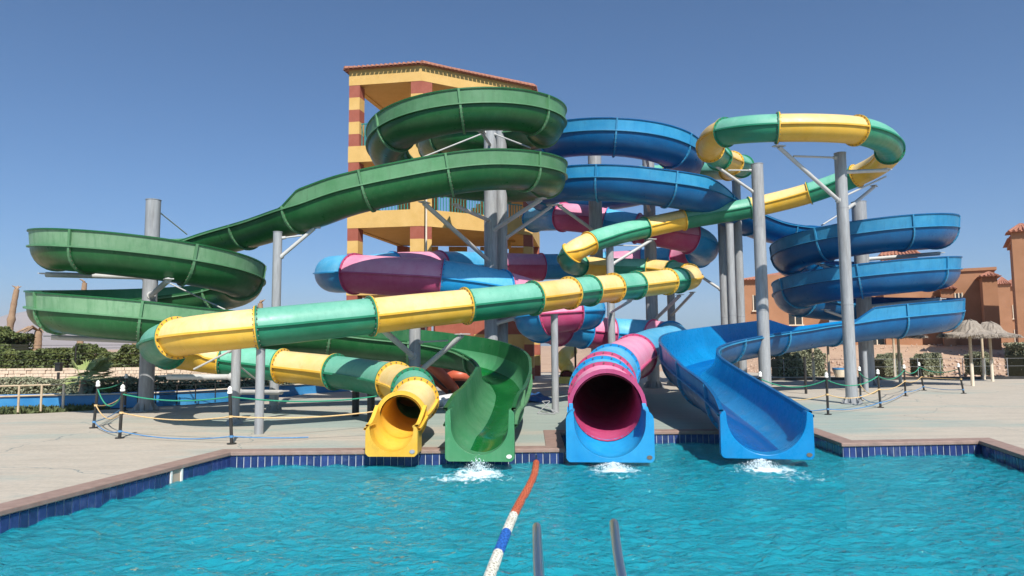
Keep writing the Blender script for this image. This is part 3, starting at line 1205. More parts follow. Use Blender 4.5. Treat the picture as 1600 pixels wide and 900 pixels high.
# ---- yellow and mint tube
Y_, G_ = 'yellow', 'mint'
yp = [((872, 272, 36), Y_), ((960, 272, 35.4), G_), ((1040, 270, 34.6), Y_), ((1095, 268, 33), G_), ((1138, 267, 30.5), Y_),
      ((1158, 264, 28.2), None), ((1160, 260, 26.6), G_), ((1143, 255, 25), Y_), ((1124, 247, 23.6), G_), ((1110, 233, 22.3), Y_), ((1113, 218, 21.2), None), ((1133, 207, 20.2), G_), ((1170, 202, 19.6), None),
      ((1215, 200, 19.3), Y_), ((1280, 200, 19.2), None), ((1338, 204, 19.5), G_), ((1378, 217, 20.6), None), ((1390, 236, 22.2), Y_),
      ((1374, 256, 24.0), None), ((1338, 275, 25.2), G_), ((1264, 302, 26.2), Y_), ((1172, 325, 26.9), G_), ((1068, 343, 27.0), Y_),
      ((1008, 356, 26.6), G_), ((960, 367, 26.0), None), ((921, 380, 25.2), Y_), ((893, 396, 24.8), G_), ((890, 408, 25.6), None), ((905, 415, 27.0), Y_),
      ((950, 418, 27.8), G_), ((1010, 420, 27.8), Y_), ((1050, 424, 27.2), G_), ((1076, 430, 26.0), Y_), ((1078, 435, 24.6), None), ((1060, 438, 23.5), G_),
      ((1042, 440, 22.8), Y_), ((993, 446, 21.4), G_), ((958, 450, 20.4), Y_), ((921, 454, 19.4), G_), ((889, 458, 18.6), Y_),
      ((833, 466, 17.5), G_), ((728, 478, 16.5), Y_), ((650, 486, 15.8), None), ((579, 494, 15.2), G_), ((490, 503, 14.6), None), ((403, 512, 14.15), Y_), ((330, 520, 14.1), None), ((276, 528, 14.6), G_),
      ((248, 539, 15.6), None), ((264, 549, 17.1), Y_), ((305, 556, 17.9), None), ((350, 562, 18.1), G_), ((440, 572, 17.8), Y_), ((524, 581, 17.1), G_), ((585, 590, 16.1), None),
      ((617, 597, 15.2), Y_), ((645, 608, 14.2), G_), ((649, 625, 13.3), Y_), ((638, 642, 12.6), None), ((627, 652, 12.05), None)]
ypath = Path([U(*p) for p, c in yp])
yel = thing('tube_slide', 'yellow and mint striped enclosed tube slide on slim grey posts', 'water slide', (-2.05, 11.7, 0))
marks = [(ypath.ks[i], c) for i, (p, c) in enumerate(yp) if c] + [(ypath.L, None)]
YR = 0.40
for i in range(len(marks) - 1):
    s0, c = marks[i]
    s1 = marks[i + 1][0]
    near = ypath.at(s0).y < 24 or ypath.at(s1).y < 24
    tube_section(yel, ypath, s0, s1, YR, c, inner=c if i >= len(marks) - 5 else None, detail=near)


def scoop(root, path, r, length, mat, half, bottom, top, e0, sh, drop):
    """open half channel carrying on from the end of a tube, with its lip"""
    c, t, sd, up = path.frame(path.L)
    th = Vector((t.x, t.y, 0)).normalized()
    dn = Vector((0, 0, -drop))
    p2 = Path([c - t * 0.02, c + t * length * 0.45 + dn * 0.4, c + t * length * 0.8 + dn * 0.9, c + t * length * 0.8 + th * length * 0.25 + dn], [[e0, e0 * 0.5, 0.06, 0.06], [e0, e0 * 0.5, 0.06, 0.06]])
    mb = MB()
    sweep(mb, p2, stations(0, p2.L, 0.06), lambda s: flume_profile(r, *p2.track(s)))
    o = mb.build('scoop', M[mat], root)
    sharpen(o, 40)
    mouth_plate(root, p2, r - 0.005, half, bottom, top, 0.04, mat, back=0.3, shoulder=sh)
    return p2


ysc = scoop(yel, ypath, YR - 0.03, 0.62, 'yellow', 0.435, 0.44, 0.06, 0.2, 0.1, 0.08)

# ---- pink and blue tube
K_, B_ = 'pink', 'sky_blue'
pp = [((1.2, 35.0, 8.3), B_), ((1.85, 31.6, 7.75), None), ((2.3, 30.2, 7.5), K_), ((3.5, 29.6, 7.25), None), ((4.1, 29.5, 7.1), B_), ((5.4, 29.0, 6.75), K_), ((6.6, 28.4, 6.4), None),
      ((7.5, 28.4, 6.2), B_), ((8.35, 29.4, 6.0), None), ((8.5, 30.8, 5.9), K_), ((7.8, 32.1, 5.82), B_), ((6.3, 32.8, 5.75), K_), ((4.6, 33.1, 5.68), B_), ((2.6, 33.0, 5.6), None), ((1.4, 32.7, 5.55), K_),
      ((0.0, 31.8, 5.48), None), ((-1.4, 30.0, 5.3), B_), ((-3.0, 28.0, 5.05), K_), ((-4.6, 26.4, 4.8), B_), ((-5.8, 25.2, 4.5), None), ((-6.25, 24.0, 4.35), None), ((-5.9, 22.8, 4.2), None), ((-5.1, 22.0, 4.12), K_),
      ((-3.7, 21.5, 3.98), None), ((-2.2, 21.45, 3.86), B_), ((-1.2, 21.6, 3.72), None), ((-0.35, 22.1, 3.58), K_), ((0.6, 23.3, 3.42), None), ((1.5, 24.3, 3.25), B_), ((2.3, 24.2, 3.08), K_), ((2.5, 23.2, 2.95), B_),
      ((1.9, 22.2, 2.85), K_), ((1.1, 22.0, 2.75), B_), ((0.72, 22.7, 2.65), None), ((1.0, 23.9, 2.52), K_), ((1.7, 25.2, 2.4), B_), ((2.7, 26.4, 2.3), K_), ((3.9, 27.1, 2.22), B_), ((4.9, 27.2, 2.16), None), ((5.5, 26.9, 2.1), K_),
      ((6.0, 26.0, 2.0), B_), ((5.7, 24.6, 1.85), None), ((4.8, 23.2, 1.7), None), ((4.15, 21.9, 1.55), None), ((3.62, 20.4, 1.42), K_), ((3.15, 19.0, 1.32), None), ((2.7, 17.6, 1.2), None), ((2.4, 16.6, 1.12), B_), ((2.15, 15.5, 1.04), None),
      ((1.93, 14.5, 0.955), K_), ((1.8, 13.75, 0.875), B_), ((1.71, 12.9, 0.78), K_), ((1.64, 12.0, 0.67), None)]
# order of colours reads from the mouth backwards
ppath = Path([p for p, c in pp])
pink = thing('tube_slide', 'wide pink and blue enclosed tube slide with a dark round mouth', 'water slide', (1.66, 11.8, 0))
marks = [(ppath.ks[i], c) for i, (p, c) in enumerate(pp) if c] + [(ppath.L, None)]
PR = 0.62
for i in range(len(marks) - 1):
    s0, c = marks[i]
    s1 = marks[i + 1][0]
    near = ppath.at(s0).y < 24
    tube_section(pink, ppath, s0, s1, PR, c, inner='pink' if i >= len(marks) - 6 else None, detail=near)
psc = scoop(pink, ppath, PR - 0.03, 0.55, 'sky_blue', 0.72, 0.655, 0.19, 0.07, 0.16, 0.12)

# ================================================================== STEEL SUPPORTS


def column(px, py, d, ztop, r, label, arms=(), base=True, mat='steel', cap=True, zb=0.0, straps=()):
    """steel pipe column standing on the deck; arms = (z on column, end point, radius)"""
    p = U(px, py, d)
    x, y = p.x, p.y
    root = thing('slide_support', label, 'support', (x, y, zb), 'steel supports carrying the slides')
    mb = MB()
    mb.tube([(x, y, zb), (x, y, ztop * 0.5), (x, y, ztop)], r, 22)
    sh = mb.build('shaft', M[mat], root)
    if cap:
        MB().tube([(x, y, ztop), (x, y, ztop + 0.015)], r + 0.012, 22).build('cap', M[mat], root)
    for zj in (2.9, 5.8):
        if zj < ztop - 1 and r > 0.14:
            MB().tube([(x, y, zj), (x, y, zj + 0.025)], r + 0.006, 22).build('weld_ring', M[mat], root)
    if base:
        MB().tube([(x, y, zb + 0.004), (x, y, zb + 0.035)], r * 1.75, 24, smooth=False).build('base_plate', M[mat], root)
        for k in range(8):
            a = 2 * PI * k / 8 + 0.3
            e = Vector((math.cos(a), math.sin(a), 0))
            s_ = Vector((-e.y, e.x, 0)) * 0.008
            o_ = Vector((x, y, zb + 0.035))
            tri = [o_ + e * r * 0.98, o_ + e * r * 1.65, o_ + e * r * 1.65 + Vector((0, 0, 0.05)), o_ + e * r * 0.98 + Vector((0, 0, r * 1.1))]
            MB().add([q + s_ for q in tri] + [q - s_ for q in tri],
                     [(0, 1, 2, 3), (7, 6, 5, 4), (0, 4, 5, 1), (1, 5, 6, 2), (2, 6, 7, 3), (3, 7, 4, 0)]).build('gusset', M[mat], root)
    for arm in arms:
        z0, e, ar = arm[:3]
        st = Vector((x, y, z0))
        e = Vector(e)
        hd = Vector((e.x - x, e.y - y, 0))
        if hd.length > 1e-3:
            st = st + hd.normalized() * (r * 0.8)
        nm = 'arm' if ar > 0.04 else 'tie_rod'
        ao = MB().tube([st, e], ar, 12).build(nm, M['steel_paint'], root)
        if ar > 0.04:
            # saddle plate under the joint flange and the collar on the column
            MB().box((e.x, e.y, e.z + 0.03), (0.34, 0.2, 0.025), math.atan2(hd.y, hd.x)).build('saddle', M['steel_paint'], ao)
            t = (e - st).normalized()
            MB().tube([st - t * 0.02, st + t * 0.05], ar * 1.5, 12).build('collar', M['steel_paint'], ao)
        else:
            MB().tube([st + (e - st).normalized() * 0.02, st + (e - st).normalized() * 0.12], ar * 1.9, 8).build('clevis', M['steel_paint'], ao)
    return root


def zof(px, py, d):
    return U(px, py, d).z


def arm_of(px, py, d, zc_py, ar, cpx=None, cd=None):
    """arm: column height read at photo row zc_py (column at cpx,cd), end at photo point"""
    return (zof(cpx, zc_py, cd), U(px, py, d), ar)


d = 19.55
column(232, 520, d, zof(237, 313, d), 0.20, 'tall galvanised column up the middle of the green coil by the hedge', [
    arm_of(72, 429, 19.2, 433, 0.075, 234, d), arm_of(263, 438, 17.3, 462, 0.075, 234, d), arm_of(80, 527, 18.4, 533, 0.07, 232, d),
    arm_of(292, 366, 21.4, 326, 0.02, 237, d), arm_of(352, 484, 18.6, 432, 0.02, 234, d), arm_of(322, 548, 18.0, 560, 0.06, 232, d)])
d = 19.25
column(431, 500, d, zof(434, 363, d), 0.125, 'grey column with a slanting arm under the sloping green chute', [
    arm_of(491, 357, 19.4, 401, 0.055, 433, d), arm_of(472, 368, 19.35, 372, 0.025, 433, d)])
d = 15.95
column(368, 600, d, 2.15, 0.105, 'grey post standing inside the striped tube hairpin', [
    arm_of(262, 589, 16.2, 589, 0.065, 368, d), arm_of(303, 577, 16.05, 546, 0.025, 368, d), arm_of(440, 613, 17.4, 613, 0.06, 368, d), arm_of(405, 597, 17.4, 570, 0.02, 368, d)])
d = 14.15
column(406, 610, d, zof(404, 546, d), 0.09, 'slim post directly under the striped tube by the rope fence', [], base=False)
d = 17.2
column(648, 560, d, 2.35, 0.145, 'grey column with two spread arms under the striped tube', [
    arm_of(598, 515, 15.55, 556, 0.07, 648, d), arm_of(722, 524, 16.4, 582, 0.065, 648, d), arm_of(700, 532, 16.8, 535, 0.02, 648, d)])
d = 22.75
column(767, 400, d, zof(767, 204, d), 0.225, 'thick grey column through the high green coil', [
    arm_of(663, 318, 19.1, 408, 0.07, 768, d), arm_of(713, 322, 19.6, 346, 0.06, 768, d), arm_of(845, 312, 21.0, 360, 0.07, 768, d),
    arm_of(645, 252, 20.6, 208, 0.025, 767, d), arm_of(829, 231, 21.5, 211, 0.025, 768, d), arm_of(838, 488, 22.5, 505, 0.07, 768, d), arm_of(752, 206, 19.6, 228, 0.05, 768, d)])
d = 23.25
column(784, 400, d, zof(783, 205, d), 0.2, 'second grey column close behind the thick one', [
    arm_of(862, 322, 22.9, 372, 0.06, 784, d)])
d = 28.3
column(932, 420, d, zof(930, 236, d), 0.28, 'thick column in the shade under the blue coil', [
    arm_of(873, 321, 26.5, 360, 0.07, 932, d), arm_of(908, 490, 26.9, 500, 0.07, 932, d), arm_of(890, 262, 27.0, 300, 0.06, 931, d)])
d = 28.4
column(1017, 420, d, zof(1015, 240, d), 0.25, 'thick column behind the lower yellow joint of the striped tube', [
    arm_of(1010, 314, 26.3, 330, 0.07, 1016, d), arm_of(1062, 462, 26.6, 500, 0.07, 1018, d), arm_of(1010, 248, 26.3, 262, 0.06, 1015, d)])
d = 26.0
column(954, 450, d, zof(953, 374, d), 0.145, 'slender pale column with an arm to the upper striped run', [
    arm_of(1018, 375, 26.3, 412, 0.06, 954, d), arm_of(1002, 384, 26.2, 383, 0.025, 954, d), arm_of(985, 470, 21.6, 488, 0.05, 955, d)])
d = 18.15
column(867, 570, d, zof(865, 492, d), 0.095, 'thin pale post between the green and the pink slide mouths', [], base=False)
d = 28.8
column(1132, 480, d, zof(1129, 351, d), 0.17, 'grey column beside the pink tube bend', [arm_of(1092, 430, 29.2, 452, 0.06, 1130, d)])
d = 26.9
column(1144, 480, d, zof(1141, 350, d), 0.155, 'pale column rising to the striped tube underside', [])
d = 28.0
column(1157, 480, d, zof(1152, 283, d), 0.17, 'taller grey column rising past the striped tube', [])
d = 23.3
column(1192, 500, d, zof(1178, 257, d), 0.2, 'tall light grey column standing beside the blue slide mouth', [
    arm_of(1115, 257, 23.2, 300, 0.05, 1179, d), arm_of(1138, 266, 23.4, 266, 0.025, 1178, d)])
d = 20.2
column(1325, 500, d, zof(1311, 240, d), 0.165, 'tall light grey column inside the high striped loop', [
    arm_of(1217, 230, 19.4, 314, 0.06, 1315, d), arm_of(1240, 244, 19.6, 247, 0.03, 1311, d), arm_of(1385, 266, 21.8, 268, 0.06, 1312, d),
    arm_of(1384, 276, 22.4, 306, 0.03, 1314, d), arm_of(1366, 292, 24.4, 330, 0.055, 1315, d)])
d = 28.6
column(1350, 480, d, zof(1343, 316, d), 0.29, 'thick column up the middle of the blue coil', [
    arm_of(1468, 396, 28.4, 405, 0.08, 1348, d), arm_of(1470, 468, 28.4, 479, 0.08, 1350, d), arm_of(1282, 414, 27.1, 440, 0.06, 1348, d), arm_of(1290, 485, 27.2, 505, 0.06, 1350, d),
    arm_of(1284, 352, 27.2, 320, 0.03, 1344, d)])
d = 25.2
column(1352, 580, d, zof(1350, 549, d), 0.085, 'thin post holding up the lowest turn of the blue coil', [], base=False)
d = 24.4
column(1258, 580, d, zof(1257, 558, d), 0.045, 'dark thin post under the blue run', [], base=False, mat='black_paint')
d = 30.3
column(1049, 490, d, zof(1048, 457, d), 0.17, 'dark column behind the striped tube bend', [arm_of(1082, 458, 26.4, 492, 0.06, 1049, d)])
d = 24.0
column(985, 588, d, 0.75, 0.16, 'short footing under the pink tube', [], base=False, mat='steel')
for (px_, d_, zt, lb) in ((556, 17.6, 0.75, 'short dark stub post under the mint tube section'), (580, 16.4, 0.85, 'second dark stub post beside the striped tube bend')):
    column(px_, 605, d_, zt, 0.09, lb, [], base=False, mat='black_paint')

# ================================================================== THE TOWER
tower = thing('slide_tower', 'open ochre stair tower with red banded columns and a tiled roof', 'tower', (-4, 36, 0))
TL, TC, TR, TBR, TBL = Vector((-8.19, 33.6)), Vector((-4.42, 33.0)), Vector((1.12, 36.1)), Vector((1.7, 41.0)), Vector((-6.6, 40.2))
tpoly = [TL, TC, TR, TBR, TBL]
z_eave = zof(540, 110, 33.6)
z_beam = zof(540, 134, 33.6)
bands = [(zof(540, 254, 33.6), zof(540, 229, 33.6)), (zof(540, 357, 33.6), zof(540, 331, 33.6))]
st = bands[0][0] - bands[1][0]
bands.append((bands[1][0] - st, bands[1][1] - st))
CW = 0.56


def inset(poly, d_):
    return [Vector(p) for p in offset_poly([tuple(p) for p in poly], -d_)]


# ring beams / parapets on each level, one piece per face
levels = [(z_beam, z_eave)] + bands
for li, (z0, z1) in enumerate(levels):
    for i in range(5):
        if i in (2, 3) and li > 0 and i == 3:
            continue
        a, b = tpoly[i], tpoly[(i + 1) % 5]
        o2 = inset(tpoly, 0.26)
        a2, b2 = o2[i], o2[(i + 1) % 5]
        MB().prism([a, b, b2, a2], z0, z1).build('parapet' if li else 'roof_beam', M['ochre'], tower)
    sl = inset(tpoly, 0.262)
    MB().prism(sl, z0 + 0.05, z0 + 0.28).build('floor_slab' if li else 'ceiling_slab', M['ochre'], tower)
# columns, banded red and ochre
pts_col = [(TL, 0.5), (TC, 0.5), (TR, 0.5), (TBR, 0.5), (TBL, 0.5)]
cin = inset(tpoly, 0.012)
spans = [(bands[0][1] + 0.003, z_beam - 0.003), (bands[1][1] + 0.003, bands[0][0] - 0.003), (bands[2][1] + 0.003, bands[1][0] - 0.003), (0.0, bands[2][0] - 0.003)]
faces_dir = []
for i in range(5):
    p = tpoly[i]
    e0 = (tpoly[i - 1] - p).normalized()
    e1 = (tpoly[(i + 1) % 5] - p).normalized()
    q0 = cin[i]
    # kite shaped pier in the corner
    bis = (e0 + e1).normalized()
    quad = [q0, q0 + e1 * CW, q0 + e1 * CW * 0.9 + bis * 0.42, q0 + e0 * CW * 0.9 + bis * 0.42, q0 + e0 * CW] if i in (1,) else [q0, q0 + e1 * CW, q0 + e1 * CW + e0 * CW, q0 + e0 * CW]
    for (za, zb_) in spans:
        co = None
        nb = 5 if zb_ - za > 2.4 else 3
        nb = max(3, int(round((zb_ - za) / 0.6)))
        hgt = (zb_ - za) / nb
        for k in range(nb):
            zt = zb_ - k * hgt
            MB().prism(quad, zt - hgt, zt).build('column_band', M['brick_red' if k % 2 == 0 else 'ochre'], tower)
# railings
for li in (1, 2, 3):
    zb_ = bands[li - 1][1]
    for i in (0, 1, 4):
        if li == 3 and i == 4:
            continue
        a, b = inset(tpoly, 0.12)[i], inset(tpoly, 0.12)[(i + 1) % 5]
        L = (b - a).length
        dr = (b - a) / L
        mb = MB()
        k = 0.55
        ht = 1.15 if li == 1 else 0.75
        while k < L - 0.5:
            q = a + dr * k
            mb.tube([(q.x, q.y, zb_), (q.x, q.y, zb_ + ht)], 0.026, 6, cap=False)
            k += 0.16
        rl = mb.build('balusters', M['rail_green'], tower)
        tag(rl, kind='stuff')
        q0, q1 = a + dr * 0.5, b - dr * 0.5
        MB().bar((q0.x, q0.y, zb_ + ht), (q1.x, q1.y, zb_ + ht), 0.05, 0.05).build('handrail', M['rail_green'], tower)
# back wall with openings on the middle levels, stair flights
for li in (1, 2):
    z0 = levels[li + 1][1] if li + 1 < len(levels) else 0
    z1 = levels[li][0]
    a, b = inset(tpoly, 0.3)[3], inset(tpoly, 0.3)[4]
    dr = (b - a)
    for (f0, f1) in ((0.06, 0.2), (0.3, 0.42), (0.52, 0.66), (0.74, 0.8)):
        p0, p1 = a + dr * f0, a + dr * f1
        nn = Vector((-dr.y, dr.x)).normalized() * 0.2
        MB().prism([p0, p1, p1 + nn, p0 + nn], z0 + 0.003, z1 - 0.003).build('wall_panel', M['ochre'], tower)
for li in range(3):
    zt = levels[li + 1][0] + 0.2
    zb_ = (levels[li + 2][1] - 0.4) if li < 2 else 0
    x0, x1, yy = -3.6 + 0.4 * li, 0.2, 38.2 + 0.3 * li
    mb = MB()
    ns = 14
    for k in range(ns):
        u0 = k / ns
        mb.box((x0 + (x1 - x0) * (u0 + 0.5 / ns), yy, zb_ + (zt - zb_) * (u0 + 0.5 / ns)), ((x1 - x0) / ns + 0.004, 1.1, (zt - zb_) / ns + 0.12))
    mb.build('stair_flight', M['ochre'], tower)
# ground storey screen walls (red and ochre)
zt = bands[2][0]
for (f0, f1, z0, z1, mt) in ((0.12, 0.46, 0.0, zt - 0.9, 'brick_red'), (0.12, 0.46, zt - 0.9, zt - 0.004, 'ochre'), (0.46, 0.94, zt * 0.55, zt - 0.004, 'brick_red'), (0.46, 0.94, 0.9, zt * 0.55, 'ochre'), (0.46, 0.94, 0.0, 0.9, 'brick_red')):
    a, b = inset(tpoly, 0.1)[1], inset(tpoly, 0.1)[2]
    p0, p1 = a + (b - a) * f0, a + (b - a) * (f1 - 0.002)
    nn = Vector((-(b - a).y, (b - a).x)).normalized() * 0.2
    MB().prism([p0, p1, p1 + nn, p0 + nn], z0, z1 - 0.002).build('wall_panel', M[mt], tower)
# roof: shallow hips with barrel tiles
ov = [Vector(p) for p in offset_poly([tuple(p) for p in tpoly], 0.16)]
apex = Vector((-3.4, 37.2, z_eave + 1.5))
mb = MB()
for i in range(5):
    a, b = ov[i], ov[(i + 1) % 5]
    mb.add([(a.x, a.y, z_eave + 0.02), (b.x, b.y, z_eave + 0.02), tuple(apex)], [(0, 1, 2)])
mb.add([(p.x, p.y, z_eave + 0.004) for p in ov], [(0, 1, 2, 3, 4)])
roof = mb.build('roof', M['roof'], tower)
for i in (0, 1, 2, 4):
    a, b = ov[i], ov[(i + 1) % 5]
    A = Vector((a.x, a.y, z_eave + 0.03)); B = Vector((b.x, b.y, z_eave + 0.03))
    L = (B - A).length
    ed = (B - A) / L
    ap = apex
    foot = A + ed * (ap - A).dot(ed)
    upv = ap - foot
    H = upv.length
    upv.normalize()
    fa = (ap - A).dot(ed)
    mb = MB()
    k = 0.09
    while k < L - 0.05:
        h = H * (k / fa if k < fa else (L - k) / (L - fa))
        m_ = max(1, int(h / 0.42))
        nrm = ed.cross(upv)
        if nrm.z < 0:
            nrm = -nrm
        for q in range(m_):
            p0 = A + ed * k + upv * (h * q / m_ - (0.13 if q == 0 else 0.02)) + nrm * 0.012
            p1 = A + ed * k + upv * (h * (q + 1) / m_) - nrm * 0.006
            vs = []
            for p, rr in ((p0, 0.1), (p1, 0.085)):
                for j in range(7):
                    an = PI * j / 6
                    vs.append(p + ed * (math.cos(an) * rr) + nrm * (math.sin(an) * rr))
            fs = [(j, j + 1, 8 + j, 7 + j) for j in range(6)] + [tuple(range(7))]
            mb.add(vs, fs, 0, True)
        k += 0.235
    tag(mb.build('roof_tiles', M['roof'], roof), kind='stuff')
for i in range(5):
    p = ov[i]
    MB().tube([(p.x, p.y, z_eave + 0.06), tuple(apex + Vector((0, 0, 0.05)))], 0.11, 10).build('ridge_cap', M['roof'], roof)
# pale service pipe up the front
pq = U(666, 380, 32.6)
MB().tube([(pq.x, pq.y, 0), (pq.x, pq.y, zof(666, 240, 32.6))], 0.045, 10).build('drain_pipe', M['plaster_white'], tower)

# ================================================================== ROPE FENCES, LADDER, LANE ROPE


def sag(a, b, drop, n=12):
    a = Vector(a); b = Vector(b)
    return [a.lerp(b, i / n) - Vector((0, 0, 4 * drop * (i / n) * (1 - i / n))) for i in range(n + 1)]


def rope_post(px, py, label, lean=(0, 0), h=0.93):
    p = G(px, py)
    root = thing('rope_post', label, 'post', p, 'black rope posts on the deck')
    top = Vector((p.x + lean[0], p.y + lean[1], h))
    MB().tube([p, top], 0.03, 12).build('shaft', M['black_paint'], root)
    MB().tube([(p.x, p.y, 0.004), (p.x, p.y, 0.02)], 0.085, 14, smooth=False).build('foot', M['black_paint'], root)
    MB().tube([top - Vector((0, 0, 0.01)), top + Vector((0, 0, 0.03)), top + Vector((0, 0, 0.034)), top + Vector((0, 0, 0.065)), top + Vector((0, 0, 0.1)), top + Vector((0, 0, 0.125))],
              [0.045, 0.045, 0.03, 0.046, 0.034, 0.006], 12).build('finial', M['white_plastic'], root)
    for hz in (0.5, 0.14):
        c = p.lerp(top, hz / h)
        MB().tube([c - Vector((0, 0, 0.02)), c + Vector((0, 0, 0.02))], 0.038, 10).build('rope_wrap', M['rope_yellow' if hz > 0.3 else 'rope_blue'], root)
    return p, top


posts_l = [rope_post(146, 669, 'rope post beside the fan palm, slightly leaning', (0.03, 0.05)), rope_post(187, 685, 'rope post next to the leaning one near the pool corner', (0.02, 0)),
           rope_post(362, 694, 'rope post beside the slim column by the pool edge', (-0.06, 0)), rope_post(195, 642, 'rope post standing in front of the thick coil column', (0.0, 0))]
posts_r = [rope_post(1294, 648, 'rope post beside the blue slide mouth, yellow rope knotted on it'), rope_post(1376, 637, 'rope post on the open deck past the tall loop column', (-0.03, 0)),
           rope_post(1415, 619, 'upright rope post in front of the straw parasols'), rope_post(1345, 626, 'rope post half hidden behind the tall loop column'),
           rope_post(1444, 610, 'rope post leaning towards the blue coil', (-0.14, 0)), rope_post(1506, 615, 'rope post leaning beside the parasol poles', (-0.12, 0.02)),
           rope_post(1190, 644, 'rope post mostly hidden behind the blue slide wall')]
ROPES = (('rope_green', 0.86, 0.014, 'green'), ('rope_yellow', 0.5, 0.012, 'yellow'), ('rope_blue', 0.14, 0.011, 'blue'))


def rope(a, b, drop, mk, rad, label):
    o = MB().tube(sag(a, b, drop), rad, 7).build('rope', M[mk])
    tag(o, label, 'rope', 'ropes strung between the black posts')


def on(post, z):
    p, t = post
    return p.lerp(t, z / 0.93)


pairs = [(posts_l[0], posts_l[1], (0.30, 0.2, 0.1), 'between the two posts near the fan palm'), (posts_l[1], posts_l[2], (0.10, 0.1, 0.09), 'along the deck from the pool corner posts'),
         (posts_l[0], posts_l[3], (0.06, 0.12, 0.06), 'running back to the coil column post'),
         (posts_r[6], posts_r[0], (0.2, 0.16, 0.08), 'beside the blue slide mouth'), (posts_r[0], posts_r[1], (0.2, 0.16, 0.08), 'in front of the tall loop column'),
         (posts_r[1], posts_r[3], (0.14, 0.2, 0.08), 'looping back round the tall loop column'), (posts_r[1], posts_r[2], (0.18, 0.1, 0.06), 'past the tall loop column'),
         (posts_r[2], posts_r[4], (0.16, 0.1, 0.05), 'between the two posts by the blue coil'), (posts_r[4], posts_r[5], (0.16, 0.02, 0.05), 'towards the straw parasols')]
for (a, b, dr, lb) in pairs:
    for (mk, z, rad, cn), dd in zip(ROPES, dr):
        rope(on(a, z), on(b, z), dd, mk, rad, '%s rope sagging %s' % (cn, lb))
e1, e2, e3 = U(588, 619, 14.7), U(592, 642, 13.4), U(482, 683, 13.2)
rope(on(posts_l[2], 0.86), e1, 0.10, 'rope_green', 0.014, 'green rope from the post to the striped tube bend')
rope(on(posts_l[2], 0.5), e2, 0.07, 'rope_yellow', 0.013, 'orange yellow rope tied to the yellow slide mouth')
e3.z = max(e3.z, 0.03)
rope(on(posts_l[2], 0.14), e3, 0.02, 'rope_blue', 0.011, 'loose blue rope end lying on the deck near the yellow mouth')

# pool ladder
lad = thing('pool_ladder', 'stainless steel ladder rails arching into the pool', 'ladder', (0.4, 4.2, 0))
for (px, py) in ((838, 824), (957, 818)):
    c = U(px, py, 4.35)
    t0 = c.z + 0.045
    pts = [(c.x * 0.8, 2.75, 0.02), (c.x * 0.8, 2.85, 0.3), (c.x * 0.86, 3.15, 0.46), (c.x * 0.9, 3.7, t0 - 0.085), (c.x * 0.955, 4.05, t0 - 0.03), (c.x, 4.28, t0 - 0.01),
           (c.x + 0.004, 4.37, t0 - 0.06), (c.x + 0.012 + c.x * 0.03, 4.40, t0 - 0.2), (c.x + 0.02 + c.x * 0.06, 4.40, t0 - 0.45), (c.x + 0.02 + c.x * 0.06, 4.40, -1.1)]
    pth = Path(pts)
    MB().tube([pth.at(s) for s in stations(0, pth.L, 0.05)], 0.0265, 18).build('rail', M['chrome'], lad)
lx0, lx1 = U(838, 824, 4.35).x, U(957, 818, 4.35).x
for z in (-0.45, -0.72, -0.99):
    MB().box(((lx0 + lx1) / 2 + 0.03, 4.40, z), (lx1 - lx0, 0.07, 0.025)).build('step', M['chrome'], lad)
near_deck = MB().box((0, 3.25, -0.06), (12.4, 1.24, 0.1))
tag(near_deck.build('pool_edge', M['deck']), kind='structure')

# lane rope with floats
lane = thing('lane_rope', 'lane rope of red, white and blue floats stretched across the pool', 'lane rope', G(838, 726, WATER_Z))
lp = [G(838, 724, WATER_Z + 0.02), G(835, 742, WATER_Z), G(826, 763, WATER_Z), G(812, 788, WATER_Z), G(803, 806, WATER_Z), G(790, 837, WATER_Z), G(776, 874, WATER_Z), G(762, 912, WATER_Z), G(735, 985, WATER_Z)]
lp = [p + Vector((0, 0, 0.015)) for p in lp]
lpath = Path(lp, step=0.03)
MB().tube([lpath.at(s) for s in stations(0, lpath.L, 0.08)], 0.012, 8).build('cable', M['rope_yellow'], lane)
fl_me = {}
M['slot_red'] = surf('dark slot in red float', (0.13, 0.03, 0.015), (0.16, 0.04, 0.02), rough=0.8)
M['slot_white'] = surf('dark slot in white float', (0.22, 0.2, 0.15), (0.28, 0.25, 0.2), rough=0.8)
M['slot_blue'] = surf('dark slot in blue float', (0.006, 0.03, 0.12), (0.01, 0.04, 0.15), rough=0.8)
ring = [(-0.026, 0.016), (-0.026, 0.047), (-0.012, 0.053), (0.012, 0.053), (0.026, 0.047), (0.026, 0.016)]
for mk in ('float_red', 'float_white', 'float_blue'):
    b = MB()
    vs = []
    for (x, r) in ring:
        vs += [(x, math.cos(2 * PI * k / 16) * r, math.sin(2 * PI * k / 16) * r) for k in range(16)]
    fs = []
    for i in range(len(ring) - 1):
        for k in range(16):
            fs.append((i * 16 + k, i * 16 + (k + 1) % 16, (i + 1) * 16 + (k + 1) % 16, (i + 1) * 16 + k))
    mi_ = [1 if (i == 2 and k % 2 == 0) else 0 for i in range(len(ring) - 1) for k in range(16)]
    b.add(vs, fs, mi_, False)
    me = bpy.data.meshes.new('float')
    me.from_pydata(b.v, [], b.f)
    me.materials.append(M[mk])
    me.materials.append(M['slot_' + mk[6:]])
    me.polygons.foreach_set('material_index', b.mi)
    me.update()
    fl_me[mk] = me
y_rw, y_wb, y_bw = G(804, 806, WATER_Z).y, G(791, 834, WATER_Z).y, G(779, 868, WATER_Z).y
s = 0.03
